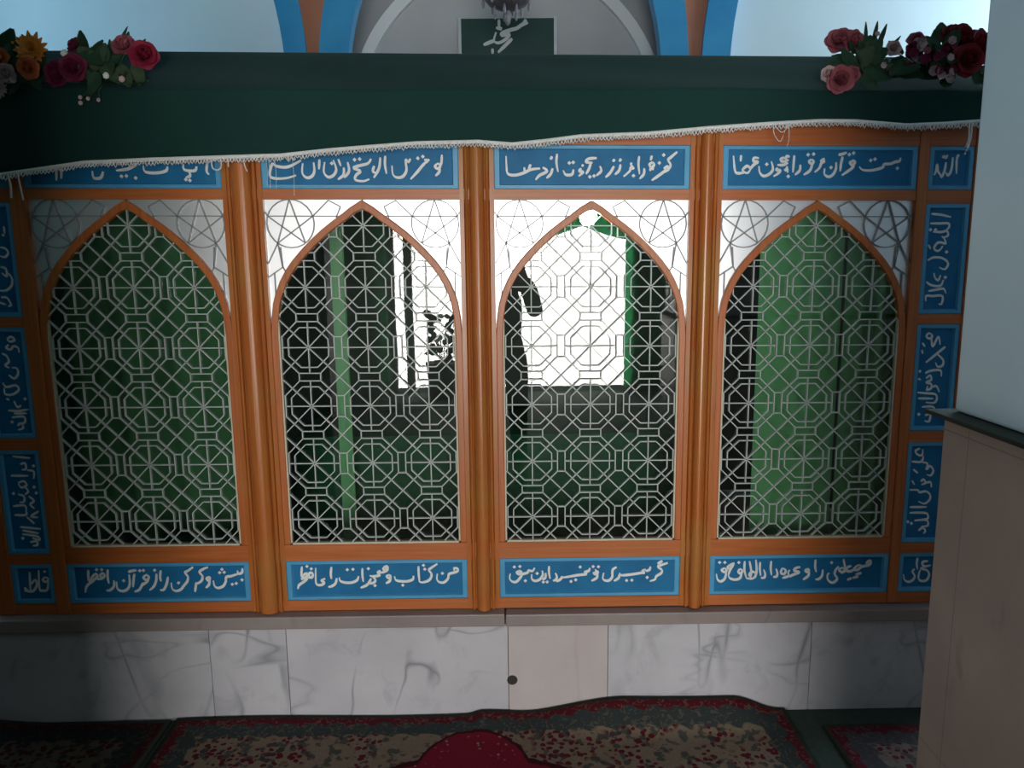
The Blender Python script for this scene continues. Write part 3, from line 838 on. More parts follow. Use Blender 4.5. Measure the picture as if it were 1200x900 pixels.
for side, a, b in (('l', XL0, XL1), ('r', XR0, XR1)):
    nm = 'left' if side == 'l' else 'right'
    for i, (z1, z0) in enumerate(((1.727, 1.376), (1.344, 0.987), (0.949, 0.596))):
        panel(a, b, z0, z1, side + str(i + 1), 'upright blue panel, %s of the three at the %s end' % (('top one', 'middle one', 'bottom one')[i], nm), 0.0036)
panel(XR0, XR1, TOP0, TOP1, 'tr', 'small square blue panel in the top right corner', 0.0040)
panel(XR0, XR1, BOT0, BOT1, 'br', 'small square blue panel in the bottom right corner', 0.0040)
panel(XL0, XL1, BOT0, BOT1, 'bl', 'small square blue panel in the bottom left corner', 0.0040)
mb = MB().box(XL0, XL1, -0.010, 0.02, TOP0, TOP1)
wpart(mb, 'inscription_panel', BLUE_RIM)

# sides, back, crown of the enclosure
ZB = 0.392
for s, k in ((-1, 3), (1, 5)):
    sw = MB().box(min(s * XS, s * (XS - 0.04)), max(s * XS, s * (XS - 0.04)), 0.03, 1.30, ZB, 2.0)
    sw.mi[k] = 1                                           # inner face coloured dark, so the curtain gap reads as shade
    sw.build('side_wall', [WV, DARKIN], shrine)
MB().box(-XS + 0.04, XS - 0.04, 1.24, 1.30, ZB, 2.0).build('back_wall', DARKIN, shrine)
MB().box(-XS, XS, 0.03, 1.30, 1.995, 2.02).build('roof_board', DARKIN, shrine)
cr = MB()
for x0, x1 in ((-XS, XS),):
    prof = [(-0.04, 1.975), (-0.045, 2.03), (0.185, 2.185), (1.30, 2.185), (1.30, 2.0), (0.03, 2.0), (0.03, 1.975)]
    n = len(prof)
    cr.add([(x0, y, z) for y, z in prof] + [(x1, y, z) for y, z in prof],
           [tuple(range(n)), tuple(range(2 * n - 1, n - 1, -1))] + [(i, i + n, (i + 1) % n + n, (i + 1) % n) for i in range(n)])
cr.warp(lambda x, y, z: (x, y, z - 0.008 * x)).build('cornice', WH, shrine)

# ------------------------------------------------------------------ marble plinth
plinth = thing('marble_plinth', 'low white marble base with grey veins under the wooden shrine', 'plinth', (0, 0, 0))
joints = [-1.68, -0.925, -0.665, 0.085, 0.425, 1.12, 1.68]
pm = [MARBLES[0], MARBLES[1], MARBLES[2], MARBLE_WARM, MARBLES[3], MARBLES[0]]
for i in range(6):
    a, b = joints[i] + 0.0008, joints[i + 1] - 0.0008
    o = MB().box(-(b - a) / 2, (b - a) / 2, -0.035, 0.0, -0.168, 0.168).build('slab', pm[i], plinth, bevel=0.0015)
    o.location = ((a + b) / 2, 0, 0.168)
    if i == 3: o['label'] = 'warm cream marble slab beside the dark hole'
MB().box(-1.66, 1.66, -0.0001, 1.32, 0.0, 0.336).build('core', MARBLE_LEDGE, plinth)
lg = MB().box(-1.69, 0.075, -0.056, 1.32, 0.3365, 0.381).box(0.078, 1.69, -0.058, 1.32, 0.3365, 0.3795)
lg.warp(lambda x, y, z: (x, y, z - 0.0025 * x)).build('ledge', MARBLE_LEDGE, plinth, bevel=0.004)
hl = MB()
ring = [(0.0, -0.0352), (0.013, -0.0352), (0.0155, -0.0365), (0.018, -0.0352)]
for r, y in ring:
    hl.v += [(0.098 + r * math.cos(2 * math.pi * j / 18), y, 0.130 + r * math.sin(2 * math.pi * j / 18)) for j in range(18)]
for k in range(3):
    for j in range(18):
        hl.f.append((k * 18 + j, k * 18 + (j + 1) % 18, (k + 1) * 18 + (j + 1) % 18, (k + 1) * 18 + j)); hl.mi.append(0)
hl.build('drain_hole', simple('dark_hole_rim', (0.02, 0.017, 0.015), (0.04, 0.03, 0.025), 60, 0.7), plinth)

# ------------------------------------------------------------------ inside the enclosure
def curtain(x0, x1, y, z0, z1, amp, waves, name, label, m, group, seed, cat='curtain'):
    rnd = random.Random(seed)
    nx, nz = 90, 14
    ph = [rnd.uniform(0, 6.28) for _ in range(4)]
    mb = MB()
    for j in range(nz + 1):
        t = j / nz
        z = z0 + (z1 - z0) * t
        for i in range(nx + 1):
            u = i / nx
            x = x0 + (x1 - x0) * u
            d = amp * (math.sin(u * waves * 6.283 + ph[0] + 0.5 * math.sin(t * 2 + ph[1])) + 0.5 * math.sin(u * waves * 11.3 + ph[2] + t))
            mb.v.append((x + 0.3 * d, y + d * (0.6 + 0.4 * (1 - t)), z))
    for j in range(nz):
        for i in range(nx):
            a = j * (nx + 1) + i
            mb.f.append((a, a + 1, a + nx + 2, a + nx + 1)); mb.mi.append(0)
    o = mb.build(name, m, None, smooth=True)
    s = o.modifiers.new('thickness', 'SOLIDIFY'); s.thickness = 0.003; s.offset = 0
    return tag(o, label, cat, group)
GI = 'green curtains inside the shrine'
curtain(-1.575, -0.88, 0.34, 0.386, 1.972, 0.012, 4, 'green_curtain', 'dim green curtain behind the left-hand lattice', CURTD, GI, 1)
curtain(0.952, 1.236, 0.15, 0.386, 1.972, 0.004, 1, 'green_curtain', 'green curtain behind the right-hand lattice, left of its dark gap', CURT, GI, 3)
curtain(1.252, 1.46, 0.16, 0.386, 1.972, 0.006, 2, 'green_curtain', 'green curtain behind the right-hand lattice, right of its dark gap', CURT, GI, 4)
curtain(-0.545, -0.495, 0.40, 0.386, 1.972, 0.008, 1, 'green_curtain', 'narrow green curtain strip inside the second arch', CURT, GI, 5)
# cloth-covered tomb
tm = MB()
prof = [(0.50, 0.385), (0.50, 0.82), (0.53, 0.86), (1.05, 0.86), (1.08, 0.82), (1.08, 0.385)]
n = len(prof)
vs = []
NX = 40
for i in range(NX + 1):
    x = -0.75 + 1.5 * i / NX
    vs += [(x, y + (0.006 * math.sin(i * 1.3) if k in (0, 1) else 0), z) for k, (y, z) in enumerate(prof)]
fs = [(i * n + k, i * n + (k + 1) % n, (i + 1) * n + (k + 1) % n, (i + 1) * n + k) for i in range(NX) for k in range(n)]
fs += [tuple(range(n))[::-1], tuple(NX * n + k for k in range(n))]
tag(tm.add(vs, fs).build('tomb', TOMBC), 'dark green covered tomb dimly seen inside behind the middle lattices', 'tomb')
# hanging bulb
bulb = thing('light_bulb', 'lit bulb hanging inside at the tip of the third arch', 'light bulb', (0.360, 0.05, 1.688))
MB().lathe([(0.0001, -0.034), (0.016, -0.030), (0.026, -0.016), (0.028, 0.0), (0.023, 0.016), (0.014, 0.030), (0.012, 0.036)], k=18).build('glass', BULBM, bulb, smooth=True)
MB().lathe([(0.0125, 0.034), (0.014, 0.036), (0.014, 0.060), (0.006, 0.066), (0.0001, 0.066)], k=14).build('socket', simple('black_bulb_socket', (0.02, 0.02, 0.02), (0.03, 0.03, 0.03), 9, 0.4), bulb)
MB().tube([(0, 0, 0.064), (0.001, 0.0, 0.18), (0, 0, 0.296)], 0.003).build('cord', SILL, bulb)

# entrance curtains, seen mirrored in the panes
GE = 'entrance curtains'
curtain(1.46, 3.1, -6.24, 0.06, 2.15, 0.03, 5, 'entrance_curtain', 'sheer green curtain at the right of the bright entrance mirrored in the third pane', CURT2, GE, 11)
curtain(-3.0, -1.22, -6.24, 0.06, 2.15, 0.03, 6, 'entrance_curtain', 'sheer green curtain at the left of the bright entrance', CURT2, GE, 12)
vl = curtain(0.30, 1.60, -6.13, 1.72, 2.14, 0.02, 9, 'valance', 'gathered green valance over the bright entrance', CURT2, GE, 13)
for v in vl.data.vertices:                                 # swagged lower edge
    t = (2.14 - v.co.z) / 0.42
    v.co.z = 2.14 - (2.14 - v.co.z) * (0.62 + 0.38 * abs(math.cos((v.co.x - 0.30) * 2.4)))
MB().tube([(-3.1, -6.20, 2.17), (3.15, -6.20, 2.17)], 0.015).build('curtain_rail', STEEL)
tag(bpy.data.objects['curtain_rail'], 'thin rail carrying the green curtains over the entrance', 'curtain rail')

# ------------------------------------------------------------------ the draped cloth
HEM = [(-1.66, 1.812), (-1.427, 1.821), (-1.168, 1.856), (-0.97, 1.863), (-0.745, 1.867), (-0.578, 1.870), (-0.43, 1.884), (-0.321, 1.892), (-0.17, 1.902), (0.014, 1.904),
       (0.117, 1.895), (0.22, 1.904), (0.323, 1.916), (0.52, 1.922), (0.709, 1.937), (0.88, 1.947), (1.044, 1.954), (1.15, 1.952), (1.304, 1.939), (1.42, 1.943), (1.524, 1.949), (1.64, 1.956)]
def hem(x):
    for (a, za), (b, zb) in zip(HEM, HEM[1:]):
        if a <= x <= b:
            return za + (zb - za) * (x - a) / (b - a)
    return HEM[-1][1] if x > 0 else HEM[0][1]
def top_z(x): return 2.212 - 0.0155 * (x - 0.12)
def bend_z(x): return 2.050 - 0.012 * (x - 0.1) + 0.003 * math.sin(3.1 * x) + 0.002 * math.sin(9 * x + 1)
def front_y(x, z): return -0.066 - 0.005 * math.sin(2.2 * x + 0.6) * (2.05 - z) / 0.2 - 0.003 * math.sin(7.0 * x + 3 * z) * (2.05 - z) / 0.15
cb = MB()
NX = 200
rows = None
for i in range(NX + 1):
    x = -1.65 + 3.29 * i / NX
    col = []
    h, b, t = hem(x), bend_z(x), top_z(x)
    for k in range(9):
        z = h + (b - 0.006 - h) * k / 8
        col.append((x, front_y(x, z), z))
    col.append((x, -0.066, b)); col.append((x, -0.058, b + 0.006))
    for k in range(1, 8):
        u = k / 8
        w = 0.0035 * math.sin(5 * x + 4 * u) * math.sin(math.pi * u)
        col.append((x, -0.058 + 0.24 * u, b + 0.006 + (t - b - 0.012) * u + w))
    col += [(x, 0.180, t - 0.004), (x, 0.190, t), (x, 0.5, t), (x, 1.29, t), (x, 1.315, t - 0.02), (x, 1.32, 1.95)]
    rows = len(col)
    cb.v += col
for i in range(NX):
    for k in range(rows - 1):
        a = i * rows + k
        cb.f.append((a, a + rows, a + rows + 1, a + 1)); cb.mi.append(0)
cloth = cb.build('shrine_cloth', CLOTH, None, smooth=True)
sm = cloth.modifiers.new('thickness', 'SOLIDIFY'); sm.thickness = 0.004; sm.offset = 0
tag(cloth, 'dark green cloth with white fringe draped over the top of the shrine', 'cloth')
# fringe: tape with looped tassels
fr = MB()
rnd = random.Random(3)
n = 300
A, B = [], []
for i in range(n + 1):
    x = -1.65 + 3.29 * i / n
    A.append((x, hem(x) + 0.004)); B.append((x, hem(x) - 0.007))
vs = []
for (x, z), (x2, z2) in zip(A, B):
    y = front_y(x, z)
    vs += [(x, y - 0.0045, z), (x, y - 0.0055, z2), (x, y + 0.003, z2), (x, y + 0.003, z)]
fs = []
for i in range(n):
    for k in range(4):
        fs.append((i * 4 + k, i * 4 + (k + 1) % 4, (i + 1) * 4 + (k + 1) % 4, (i + 1) * 4 + k))
fr.add(vs, fs)
x = -1.645
while x < 1.635:
    w = rnd.uniform(0.007, 0.010)
    h = rnd.uniform(0.010, 0.017)
    y = front_y(x, hem(x)) - 0.005
    z = hem(x) - 0.004
    fr.tube([(x, y, z), (x + 0.1 * w, y - 0.002, z - h * 0.6), (x + 0.5 * w, y - 0.003, z - h), (x + 0.9 * w, y - 0.002, z - h * 0.6), (x + w, y, z)], 0.0019, 4, cap=False)
    x += w + rnd.uniform(0.0005, 0.0035)
fr = fr.build('fringe', FRINGE, cloth, smooth=True)
fr['label'] = 'white looped fringe along the hem'
fr['kind'] = 'stuff'
# loose threads and tassels
def hang(pts, r=0.0012):
    P = smooth_line([(p[0], p[1]) for p in pts], 6)
    MB().tube([(x, -0.074, z) for x, z in P], r, 5).build('loose_thread', THREAD, cloth, smooth=True)
def hz(x): return hem(x) - 0.006
hang([(0.900, hz(0.9)), (0.905, 1.915), (0.925, 1.895), (0.945, hz(0.945)), (0.950, 1.90), (0.945, 1.88)])
hang([(0.905, hz(0.9)), (0.928, 1.92), (0.950, hz(0.95))])
hang([(1.492, hz(1.492)), (1.494, 1.90), (1.487, 1.872)], 0.0022)
hang([(1.500, hz(1.5)), (1.499, 1.895), (1.486, 1.850)], 0.0030)
hang([(-0.785, hz(-0.785)), (-0.783, 1.835), (-0.770, 1.827), (-0.757, 1.836), (-0.757, hz(-0.757))], 0.0022)
hang([(-0.690, hz(-0.69)), (-0.685, 1.835), (-0.679, 1.822)], 0.0018)
hang([(-0.735, hz(-0.735)), (-0.735, 1.835)], 0.0018)
hang([(-1.395, hz(-1.395)), (-1.390, 1.79), (-1.392, 1.752)], 0.0032)
hang([(-1.365, hz(-1.365)), (-1.362, 1.79), (-1.357, 1.745)], 0.0026)
for xx, zz in ((-0.622, 1.78), (-0.614, 1.772), (-0.596, 1.77), (-0.543, 1.75)):
    hang([(xx, hz(xx)), (xx + 0.002, (zz + hz(xx)) / 2), (xx, zz)], 0.0007)

# ------------------------------------------------------------------ flowers
def fm(name, c1, c2): return simple(name, c1, c2, 30, 0.65, spec=0.3)
ORANGE = fm('orange_petals', (0.62, 0.20, 0.03), (0.75, 0.34, 0.06)); RUST = fm('rust_petals', (0.50, 0.12, 0.05), (0.60, 0.18, 0.07))
MAG = fm('magenta_petals', (0.15, 0.012, 0.045), (0.21, 0.022, 0.065)); PINK = fm('pink_petals', (0.30, 0.07, 0.095), (0.42, 0.13, 0.155))
CRIM = fm('crimson_petals', (0.22, 0.010, 0.032), (0.30, 0.020, 0.05)); DRED = fm('dark_red_petals', (0.20, 0.012, 0.022), (0.28, 0.025, 0.035))
PALE = fm('pale_pink_petals', (0.50, 0.36, 0.36), (0.60, 0.45, 0.44)); WHT = fm('white_petals', (0.72, 0.72, 0.66), (0.8, 0.8, 0.75))
LEAF = fm('dark_green_leaves', (0.013, 0.045, 0.022), (0.024, 0.068, 0.030)); OLIVE = fm('olive_green_leaves', (0.035, 0.065, 0.030), (0.055, 0.085, 0.040))
STEM = fm('green_plastic_stem', (0.02, 0.06, 0.025), (0.03, 0.08, 0.03)); YEL = fm('ochre_flower_centre', (0.30, 0.16, 0.02), (0.4, 0.22, 0.03))

def petal(mb, L, w, curl, Mx, mi=0, tip=1.0):
    nu, nv = 5, 4
    vs = []
    for i in range(nu + 1):
        u = i / nu
        hw = w * math.sin(math.pi * min(1, (0.10 + 0.86 * u) ** tip)) ** 0.8 * 0.5
        for j in range(nv + 1):
            v = j / nv * 2 - 1
            a = curl * u
            r = L if abs(curl) < 1e-3 else L / curl
            px = L * u if abs(curl) < 1e-3 else r * math.sin(a)
            pz = 0 if abs(curl) < 1e-3 else r * (1 - math.cos(a))
            vs.append(Mx @ Vector((px, hw * v, pz + 0.18 * hw * v * v)))
    fs = [(i * (nv + 1) + j, i * (nv + 1) + j + 1, (i + 1) * (nv + 1) + j + 1, (i + 1) * (nv + 1) + j) for i in range(nu) for j in range(nv)]
    mb.add(vs, fs, mi)

def frame_to(d, roll=0.0):
    z = Vector(d).normalized()
    x = z.cross(Vector((0, 0, 1)) if abs(z.z) < 0.9 else Vector((1, 0, 0))).normalized()
    y = z.cross(x)
    return Matrix((x, y, z)).transposed().to_4x4() @ Matrix.Rotation(roll, 4, 'Z')

def gerbera(c, d, R, rnd):
    mb = MB()
    F = Matrix.Translation(c) @ frame_to(d, rnd.uniform(0, 6))
    for n, l, tilt, cu in ((15, 1.0, 0.12, 0.25), (13, 0.82, 0.38, 0.3), (10, 0.58, 0.7, 0.4), (7, 0.34, 1.05, 0.4)):
        for i in range(n):
            a = 2 * math.pi * (i + rnd.uniform(-.15, .15)) / n
            petal(mb, R * l * rnd.uniform(.9, 1.05), R * 0.34, cu, F @ Matrix.Rotation(a, 4, 'Z') @ Matrix.Rotation(-tilt, 4, 'Y'))
    mb.lathe([(0.0001, R * .16), (R * .12, R * .14), (R * .16, R * .06), (R * .12, 0)], k=10, mi=1)
    for i in range(len(mb.v) - 40, len(mb.v)):
        mb.v[i] = tuple(F @ Vector(mb.v[i]))
    return mb

def rose(c, d, R, rnd):
    mb = MB()
    F = Matrix.Translation(c) @ frame_to(d, rnd.uniform(0, 6))
    for n, rad, tilt, l, cu in ((3, .06, 1.45, .75, .5), (4, .18, 1.28, .85, .55), (5, .30, 1.05, .95, .3), (5, .42, .78, .95, -.2), (6, .48, .42, .9, -.5)):
        for i in range(n):
            a = 2 * math.pi * (i + rnd.uniform(-.2, .2)) / n + n
            Mx = F @ Matrix.Rotation(a, 4, 'Z') @ Matrix.Translation((R * rad * 0.5, 0, 0)) @ Matrix.Rotation(-tilt, 4, 'Y')
            petal(mb, R * l, R * (0.75 + rad), cu, Mx, tip=1.35)
    mb.lathe([(0.0001, -R * .35), (R * .2, -R * .25), (R * .28, 0), (R * .1, R * .1)], k=8, mi=1)
    for i in range(len(mb.v) - 32, len(mb.v)):
        mb.v[i] = tuple(F @ Vector(mb.v[i]))
    return mb

def tiny(c, d, R, rnd):
    mb = MB()
    F = Matrix.Translation(c) @ frame_to(d, rnd.uniform(0, 6))
    for i in range(6):
        petal(mb, R, R * 0.9, 0.6, F @ Matrix.Rotation(i * 1.047, 4, 'Z') @ Matrix.Rotation(-0.5, 4, 'Y'))
    return mb

def leaf(mb, c, d, L, w, rnd, mi=0, up=None):
    x = Vector(d).normalized()
    n = Vector(up or (rnd.uniform(-.4, .4), -1, rnd.uniform(0, .6)))
    y = n.cross(x).normalized(); z = x.cross(y)
    Mx = Matrix.Translation(c) @ Matrix((x, y, z)).transposed().to_4x4()
    petal(mb, L, w, rnd.uniform(-.5, .4), Mx, mi, tip=0.9)

def clear_of_cloth(bv):
    def fn(x, y, z):
        q = Vector((x, y, z)) + bv
        zs = 2.064 - 0.012 * (q.x - 0.1) - 0.004
        lim = -0.080 if q.z < zs else -0.080 + min(1.0, (q.z - zs) / 0.02) * 0.008 + (q.z - zs) / 0.66
        return (x, min(y, lim - bv.y), z)
    return fn

def bunch(name, label, base, flowers, leaves, seed, group, sprays=0):
    rnd = random.Random(seed)
    t = thing(name, label, 'flowers', base, group)
    bv = Vector(base)
    st = MB()
    for kind, m, p, d, R in flowers:
        c = Vector(p) - bv
        mb = {'g': gerbera, 'r': rose, 't': tiny}[kind](c, d, R, rnd)
        mb.warp(clear_of_cloth(bv))
        mb.build('blossom' if kind != 't' else 'filler_blossom', [m, YEL if kind == 'g' else LEAF], t, smooth=True)
        e = c - Vector(d).normalized() * R * 0.25
        st.tube([tuple(e), tuple(e * 0.55 + Vector((0, 0.015, 0.0))), (rnd.uniform(-.01, .01), 0.0, 0.004)], 0.0022, 5)
    st.warp(clear_of_cloth(bv)).build('stems', STEM, t, smooth=True)
    lf = MB()
    for p, d, L, w, mi in leaves:
        leaf(lf, Vector(p) - bv, d, L, w, rnd, mi)
    def off_cloth(p):                                      # keep stems and leaves in front of the draped slope
        q = p + bv
        zs = 2.062 + max(0.0, q.y + 0.058) * 0.66
        if q.y > -0.075 and q.z < zs + 0.012:
            q.y = min(q.y, -0.072) if q.z < 2.062 else (q.z - 0.012 - 2.062) / 0.66 - 0.058
        return q - bv
    for _ in range(sprays):
        a = rnd.uniform(0, 3.14)
        p = Vector((math.cos(a) * rnd.uniform(.0, .11), rnd.uniform(-.03, .03), abs(math.sin(a)) * rnd.uniform(.0, .085) - .005))
        leaf(lf, off_cloth(p), (math.cos(a) + rnd.uniform(-.4, .4), rnd.uniform(-.4, .3), math.sin(a) * .8 + rnd.uniform(-.3, .5)), rnd.uniform(.035, .065), rnd.uniform(.018, .034), rnd, rnd.choice((0, 0, 1)))
    lf.warp(clear_of_cloth(bv)).build('leaves', [LEAF, OLIVE], t, smooth=True)
    return t
GF = 'artificial flower bunches on the cloth'
bunch('flower_bunch', 'bunch of orange flowers with a big round leaf on the cloth, far left', (-1.36, -0.035, 2.092),
      [('g', ORANGE, (-1.300, -0.045, 2.180), (0.15, -1, 0.15), 0.052), ('g', ORANGE, (-1.418, -0.045, 2.158), (-0.1, -1, 0.1), 0.050),
       ('r', RUST, (-1.290, -0.085, 2.120), (0.1, -1, -0.2), 0.030), ('r', RUST, (-1.375, -0.075, 2.150), (0, -1, 0.1), 0.026),
       ('r', PALE, (-1.355, -0.085, 2.105), (0, -1, -0.1), 0.026), ('g', PALE, (-1.375, -0.10, 2.062), (0, -1, -0.1), 0.030), ('t', PALE, (-1.335, -0.09, 2.085), (0.3, -1, 0), 0.014)],
      [((-1.43, 0.02, 2.14), (0.35, 0, 1), 0.125, 0.11, 0), ((-1.39, 0.02, 2.15), (0.55, 0, 0.75), 0.085, 0.075, 1), ((-1.47, 0.0, 2.15), (-0.2, 0, 1), 0.12, 0.09, 0),
       ((-1.30, -0.06, 2.10), (0.5, -0.3, -0.6), 0.06, 0.03, 0), ((-1.33, -0.07, 2.09), (-0.2, -0.3, -0.7), 0.06, 0.03, 0)], 21, GF, 56)
bunch('flower_bunch', 'bunch of magenta and crimson roses left on the cloth, right of the orange flowers', (-1.10, -0.035, 2.092),
      [('r', MAG, (-1.165, -0.075, 2.120), (0.1, -1, 0.1), 0.038), ('r', MAG, (-1.215, -0.07, 2.105), (-0.3, -1, 0), 0.036), ('r', MAG, (-1.185, -0.01, 2.195), (-0.3, -0.8, 0.5), 0.026),
       ('r', PINK, (-1.030, -0.035, 2.187), (0, -0.8, 0.6), 0.034), ('r', CRIM, (-0.972, -0.045, 2.160), (0.4, -1, 0.2), 0.040),
       ('t', WHT, (-1.198, -0.05, 2.165), (0, -1, 0.2), 0.016), ('t', PALE, (-1.148, -0.085, 2.020), (0, -1, 0), 0.010), ('t', PALE, (-1.125, -0.085, 2.032), (0, -1, 0), 0.009), ('t', PALE, (-1.095, -0.085, 2.028), (0, -1, 0), 0.009),
       ('t', WHT, (-1.065, -0.085, 2.095), (0, -1, 0), 0.014), ('t', PALE, (-1.020, -0.085, 2.085), (0, -1, 0), 0.014), ('t', PALE, (-1.145, -0.09, 2.035), (0, -1, 0), 0.009)],
      [((-1.155, -0.02, 2.16), (-0.1, 0, 1), 0.080, 0.042, 0), ((-1.14, -0.03, 2.15), (0.6, 0, 0.75), 0.075, 0.042, 0), ((-1.10, -0.05, 2.13), (0.2, -0.2, 0.9), 0.07, 0.05, 1), ((-1.065, -0.02, 2.18), (0.55, 0, 0.9), 0.082, 0.012, 0),
       ((-1.09, -0.06, 2.13), (0.6, -0.2, -0.5), 0.075, 0.045, 1), ((-1.04, -0.06, 2.13), (0.4, -0.2, -0.7), 0.075, 0.045, 1), ((-1.10, -0.07, 2.11), (-0.3, -0.2, -0.9), 0.07, 0.04, 0), ((-1.0, -0.05, 2.14), (0.3, -0.2, -0.8), 0.075, 0.04, 1),
       ((-1.08, -0.06, 2.14), (-0.6, 0, 0.2), 0.08, 0.05, 0), ((-1.03, -0.03, 2.19), (0.3, 0, 1), 0.045, 0.02, 0), ((-0.99, -0.03, 2.175), (0.3, 0.1, 0.9), 0.045, 0.02, 0)], 22, GF, 64)
bunch('flower_bunch', 'bunch with pink roses and dark leaves, left of the dark red roses', (1.19, -0.035, 2.085),
      [('r', PINK, (1.117, 0.005, 2.195), (-0.4, -1, 0.4), 0.038), ('r', PINK, (1.150, -0.01, 2.190), (0.3, -1, 0.2), 0.034), ('r', PINK, (1.090, -0.085, 2.066), (-0.2, -1, 0.0), 0.038), ('r', PALE, (1.060, -0.075, 2.085), (-0.8, -1, 0.1), 0.022),
       ('r', PINK, (1.122, -0.085, 2.080), (0.4, -1, 0.2), 0.024), ('t', PALE, (1.215, -0.03, 2.205), (0, -1, 0.3), 0.012), ('t', PALE, (1.225, -0.06, 2.11), (0, -1, 0), 0.014), ('t', MAG, (1.245, -0.06, 2.09), (0.3, -1, 0), 0.016)],
      [((1.19, -0.02, 2.17), (-0.1, 0, 1), 0.075, 0.016, 0), ((1.21, -0.02, 2.17), (0.15, 0, 1), 0.08, 0.014, 0), ((1.225, -0.02, 2.17), (0.35, 0, 1), 0.075, 0.015, 0), ((1.24, -0.02, 2.14), (0.75, 0, 0.9), 0.085, 0.014, 0),
       ((1.16, -0.05, 2.12), (-1, 0, 0.15), 0.095, 0.04, 0), ((1.17, -0.04, 2.13), (0.9, 0, 0.3), 0.08, 0.055, 0), ((1.17, -0.06, 2.10), (0.8, 0, -0.3), 0.085, 0.055, 0), ((1.18, -0.03, 2.14), (0.3, 0, 0.9), 0.07, 0.05, 0),
       ((1.15, -0.05, 2.11), (0.5, -0.1, 0.6), 0.07, 0.05, 1), ((1.16, -0.07, 2.08), (0.7, -0.1, -0.6), 0.06, 0.045, 0)], 23, GF, 56)
fl = [('r', DRED, (1.475, -0.01, 2.185), (-0.1, -1, 0.4), 0.050), ('r', DRED, (1.525, -0.02, 2.170), (0.4, -1, 0.3), 0.048), ('r', DRED, (1.480, -0.05, 2.125), (0, -1, 0), 0.046), ('r', DRED, (1.455, 0.0, 2.210), (-0.2, -0.8, 0.7), 0.030)]
rnd = random.Random(9)
for i in range(26):
    fl.append(('t', rnd.choice((PALE, PALE, PINK, MAG, MAG)), (1.30 + 0.13 * rnd.random(), -0.085 + 0.03 * rnd.random(), 2.068 + 0.12 * rnd.random()), (rnd.uniform(-.4, .4), -1, rnd.uniform(-.2, .4)), rnd.uniform(.016, .024)))
fl += [('r', PINK, (1.335, -0.03, 2.185), (-0.2, -1, 0.5), 0.026), ('r', PALE, (1.268, -0.03, 2.165), (-0.2, -1, 0.2), 0.022), ('r', MAG, (1.320, -0.05, 2.150), (0, -1, 0.2), 0.026)]
bunch('flower_bunch', 'bunch of dark red roses and small pale flowers on the cloth, nearest the pillar', (1.42, -0.035, 2.085), fl,
      [((1.425, -0.0, 2.19), (0.05, 0, 1), 0.065, 0.04, 0), ((1.45, -0.0, 2.20), (0.4, 0, 0.9), 0.045, 0.03, 0), ((1.55, -0.03, 2.13), (0.9, 0, -0.2), 0.07, 0.035, 0), ((1.53, -0.04, 2.12), (0.8, 0, 0.5), 0.07, 0.03, 0),
       ((1.54, -0.05, 2.10), (0.9, 0, -0.5), 0.07, 0.035, 0), ((1.40, -0.03, 2.16), (-0.2, 0, 1), 0.06, 0.03, 0), ((1.38, -0.03, 2.16), (0.3, 0, 1), 0.06, 0.03, 0), ((1.30, -0.03, 2.15), (-0.7, 0, 0.7), 0.06, 0.025, 0),
       ((1.50, -0.06, 2.09), (0.5, 0, -0.6), 0.06, 0.04, 0), ((1.44, -0.06, 2.09), (-0.4, 0, -0.5), 0.06, 0.04, 0)], 24, GF, 72)

# ------------------------------------------------------------------ sign in the niche, chandelier in front
sg = thing('mosque_sign', 'dark green sign with white calligraphy on the niche wall above the cloth', 'sign', (0.137, 2.90, 2.72))
GS = simple('dark_green_board', (0.006, 0.040, 0.030), (0.008, 0.05, 0.036), 5, 0.35)
MB().box(-0.305, 0.305, 0.0, 0.02, 0.01, 0.382).build('board', GS, sg)
MB().box(-0.325, -0.305, -0.006, 0.022, 0.0, 0.39).build('frame_strip', simple('silver_frame', (0.5, 0.52, 0.53), (0.6, 0.62, 0.63), 9, 0.35, metal=0.5), sg)
MB().box(0.305, 0.325, -0.006, 0.022, 0.0, 0.39).build('frame_strip', bpy.data.materials['silver_frame'], sg)
lettering(TEXT['sign'], 0, 0.266, -0.004, 0.001, 0.0105, 0.014).build('lettering', simple('grey_white_lettering', (0.55, 0.58, 0.57), (0.62, 0.65, 0.64), 20, 0.5), sg)
MB().box(-0.25, 0.25, 0.02, 0.076, 0.30, 0.34).build('bracket', SILL, sg)
ch = thing('chandelier', 'dim crystal chandelier hanging in front of the green sign', 'chandelier', (0.128, 1.9, 2.872))
CHM = simple('smoky_metal', (0.10, 0.09, 0.10), (0.16, 0.14, 0.15), 20, 0.3, metal=0.4)
CRY = simple('smoky_crystal', (0.16, 0.15, 0.16), (0.30, 0.29, 0.30), 30, 0.10)
MB().lathe([(0.0001, -0.02), (0.05, -0.012), (0.10, 0.01), (0.135, 0.05), (0.14, 0.075), (0.12, 0.085), (0.05, 0.10), (0.02, 0.13), (0.012, 0.5), (0.012, 1.4), (0.0001, 1.4)], k=24).build('bowl', CHM, ch, smooth=True)
for j in range(14):
    a = 2 * math.pi * j / 14
    r, z = (0.13, 0.045) if j % 2 else (0.075, 0.0)
    MB().lathe([(0.0001, 0.0), (0.004, -0.006), (0.009, -0.03), (0.006, -0.048), (0.0001, -0.055)], (r * math.cos(a), r * math.sin(a), z), 6).build('crystal_drop', CRY, ch)
MB().lathe([(0.0001, -0.015), (0.012, -0.02), (0.02, -0.05), (0.012, -0.085), (0.0001, -0.095)], k=8).build('finial', CRY, ch)

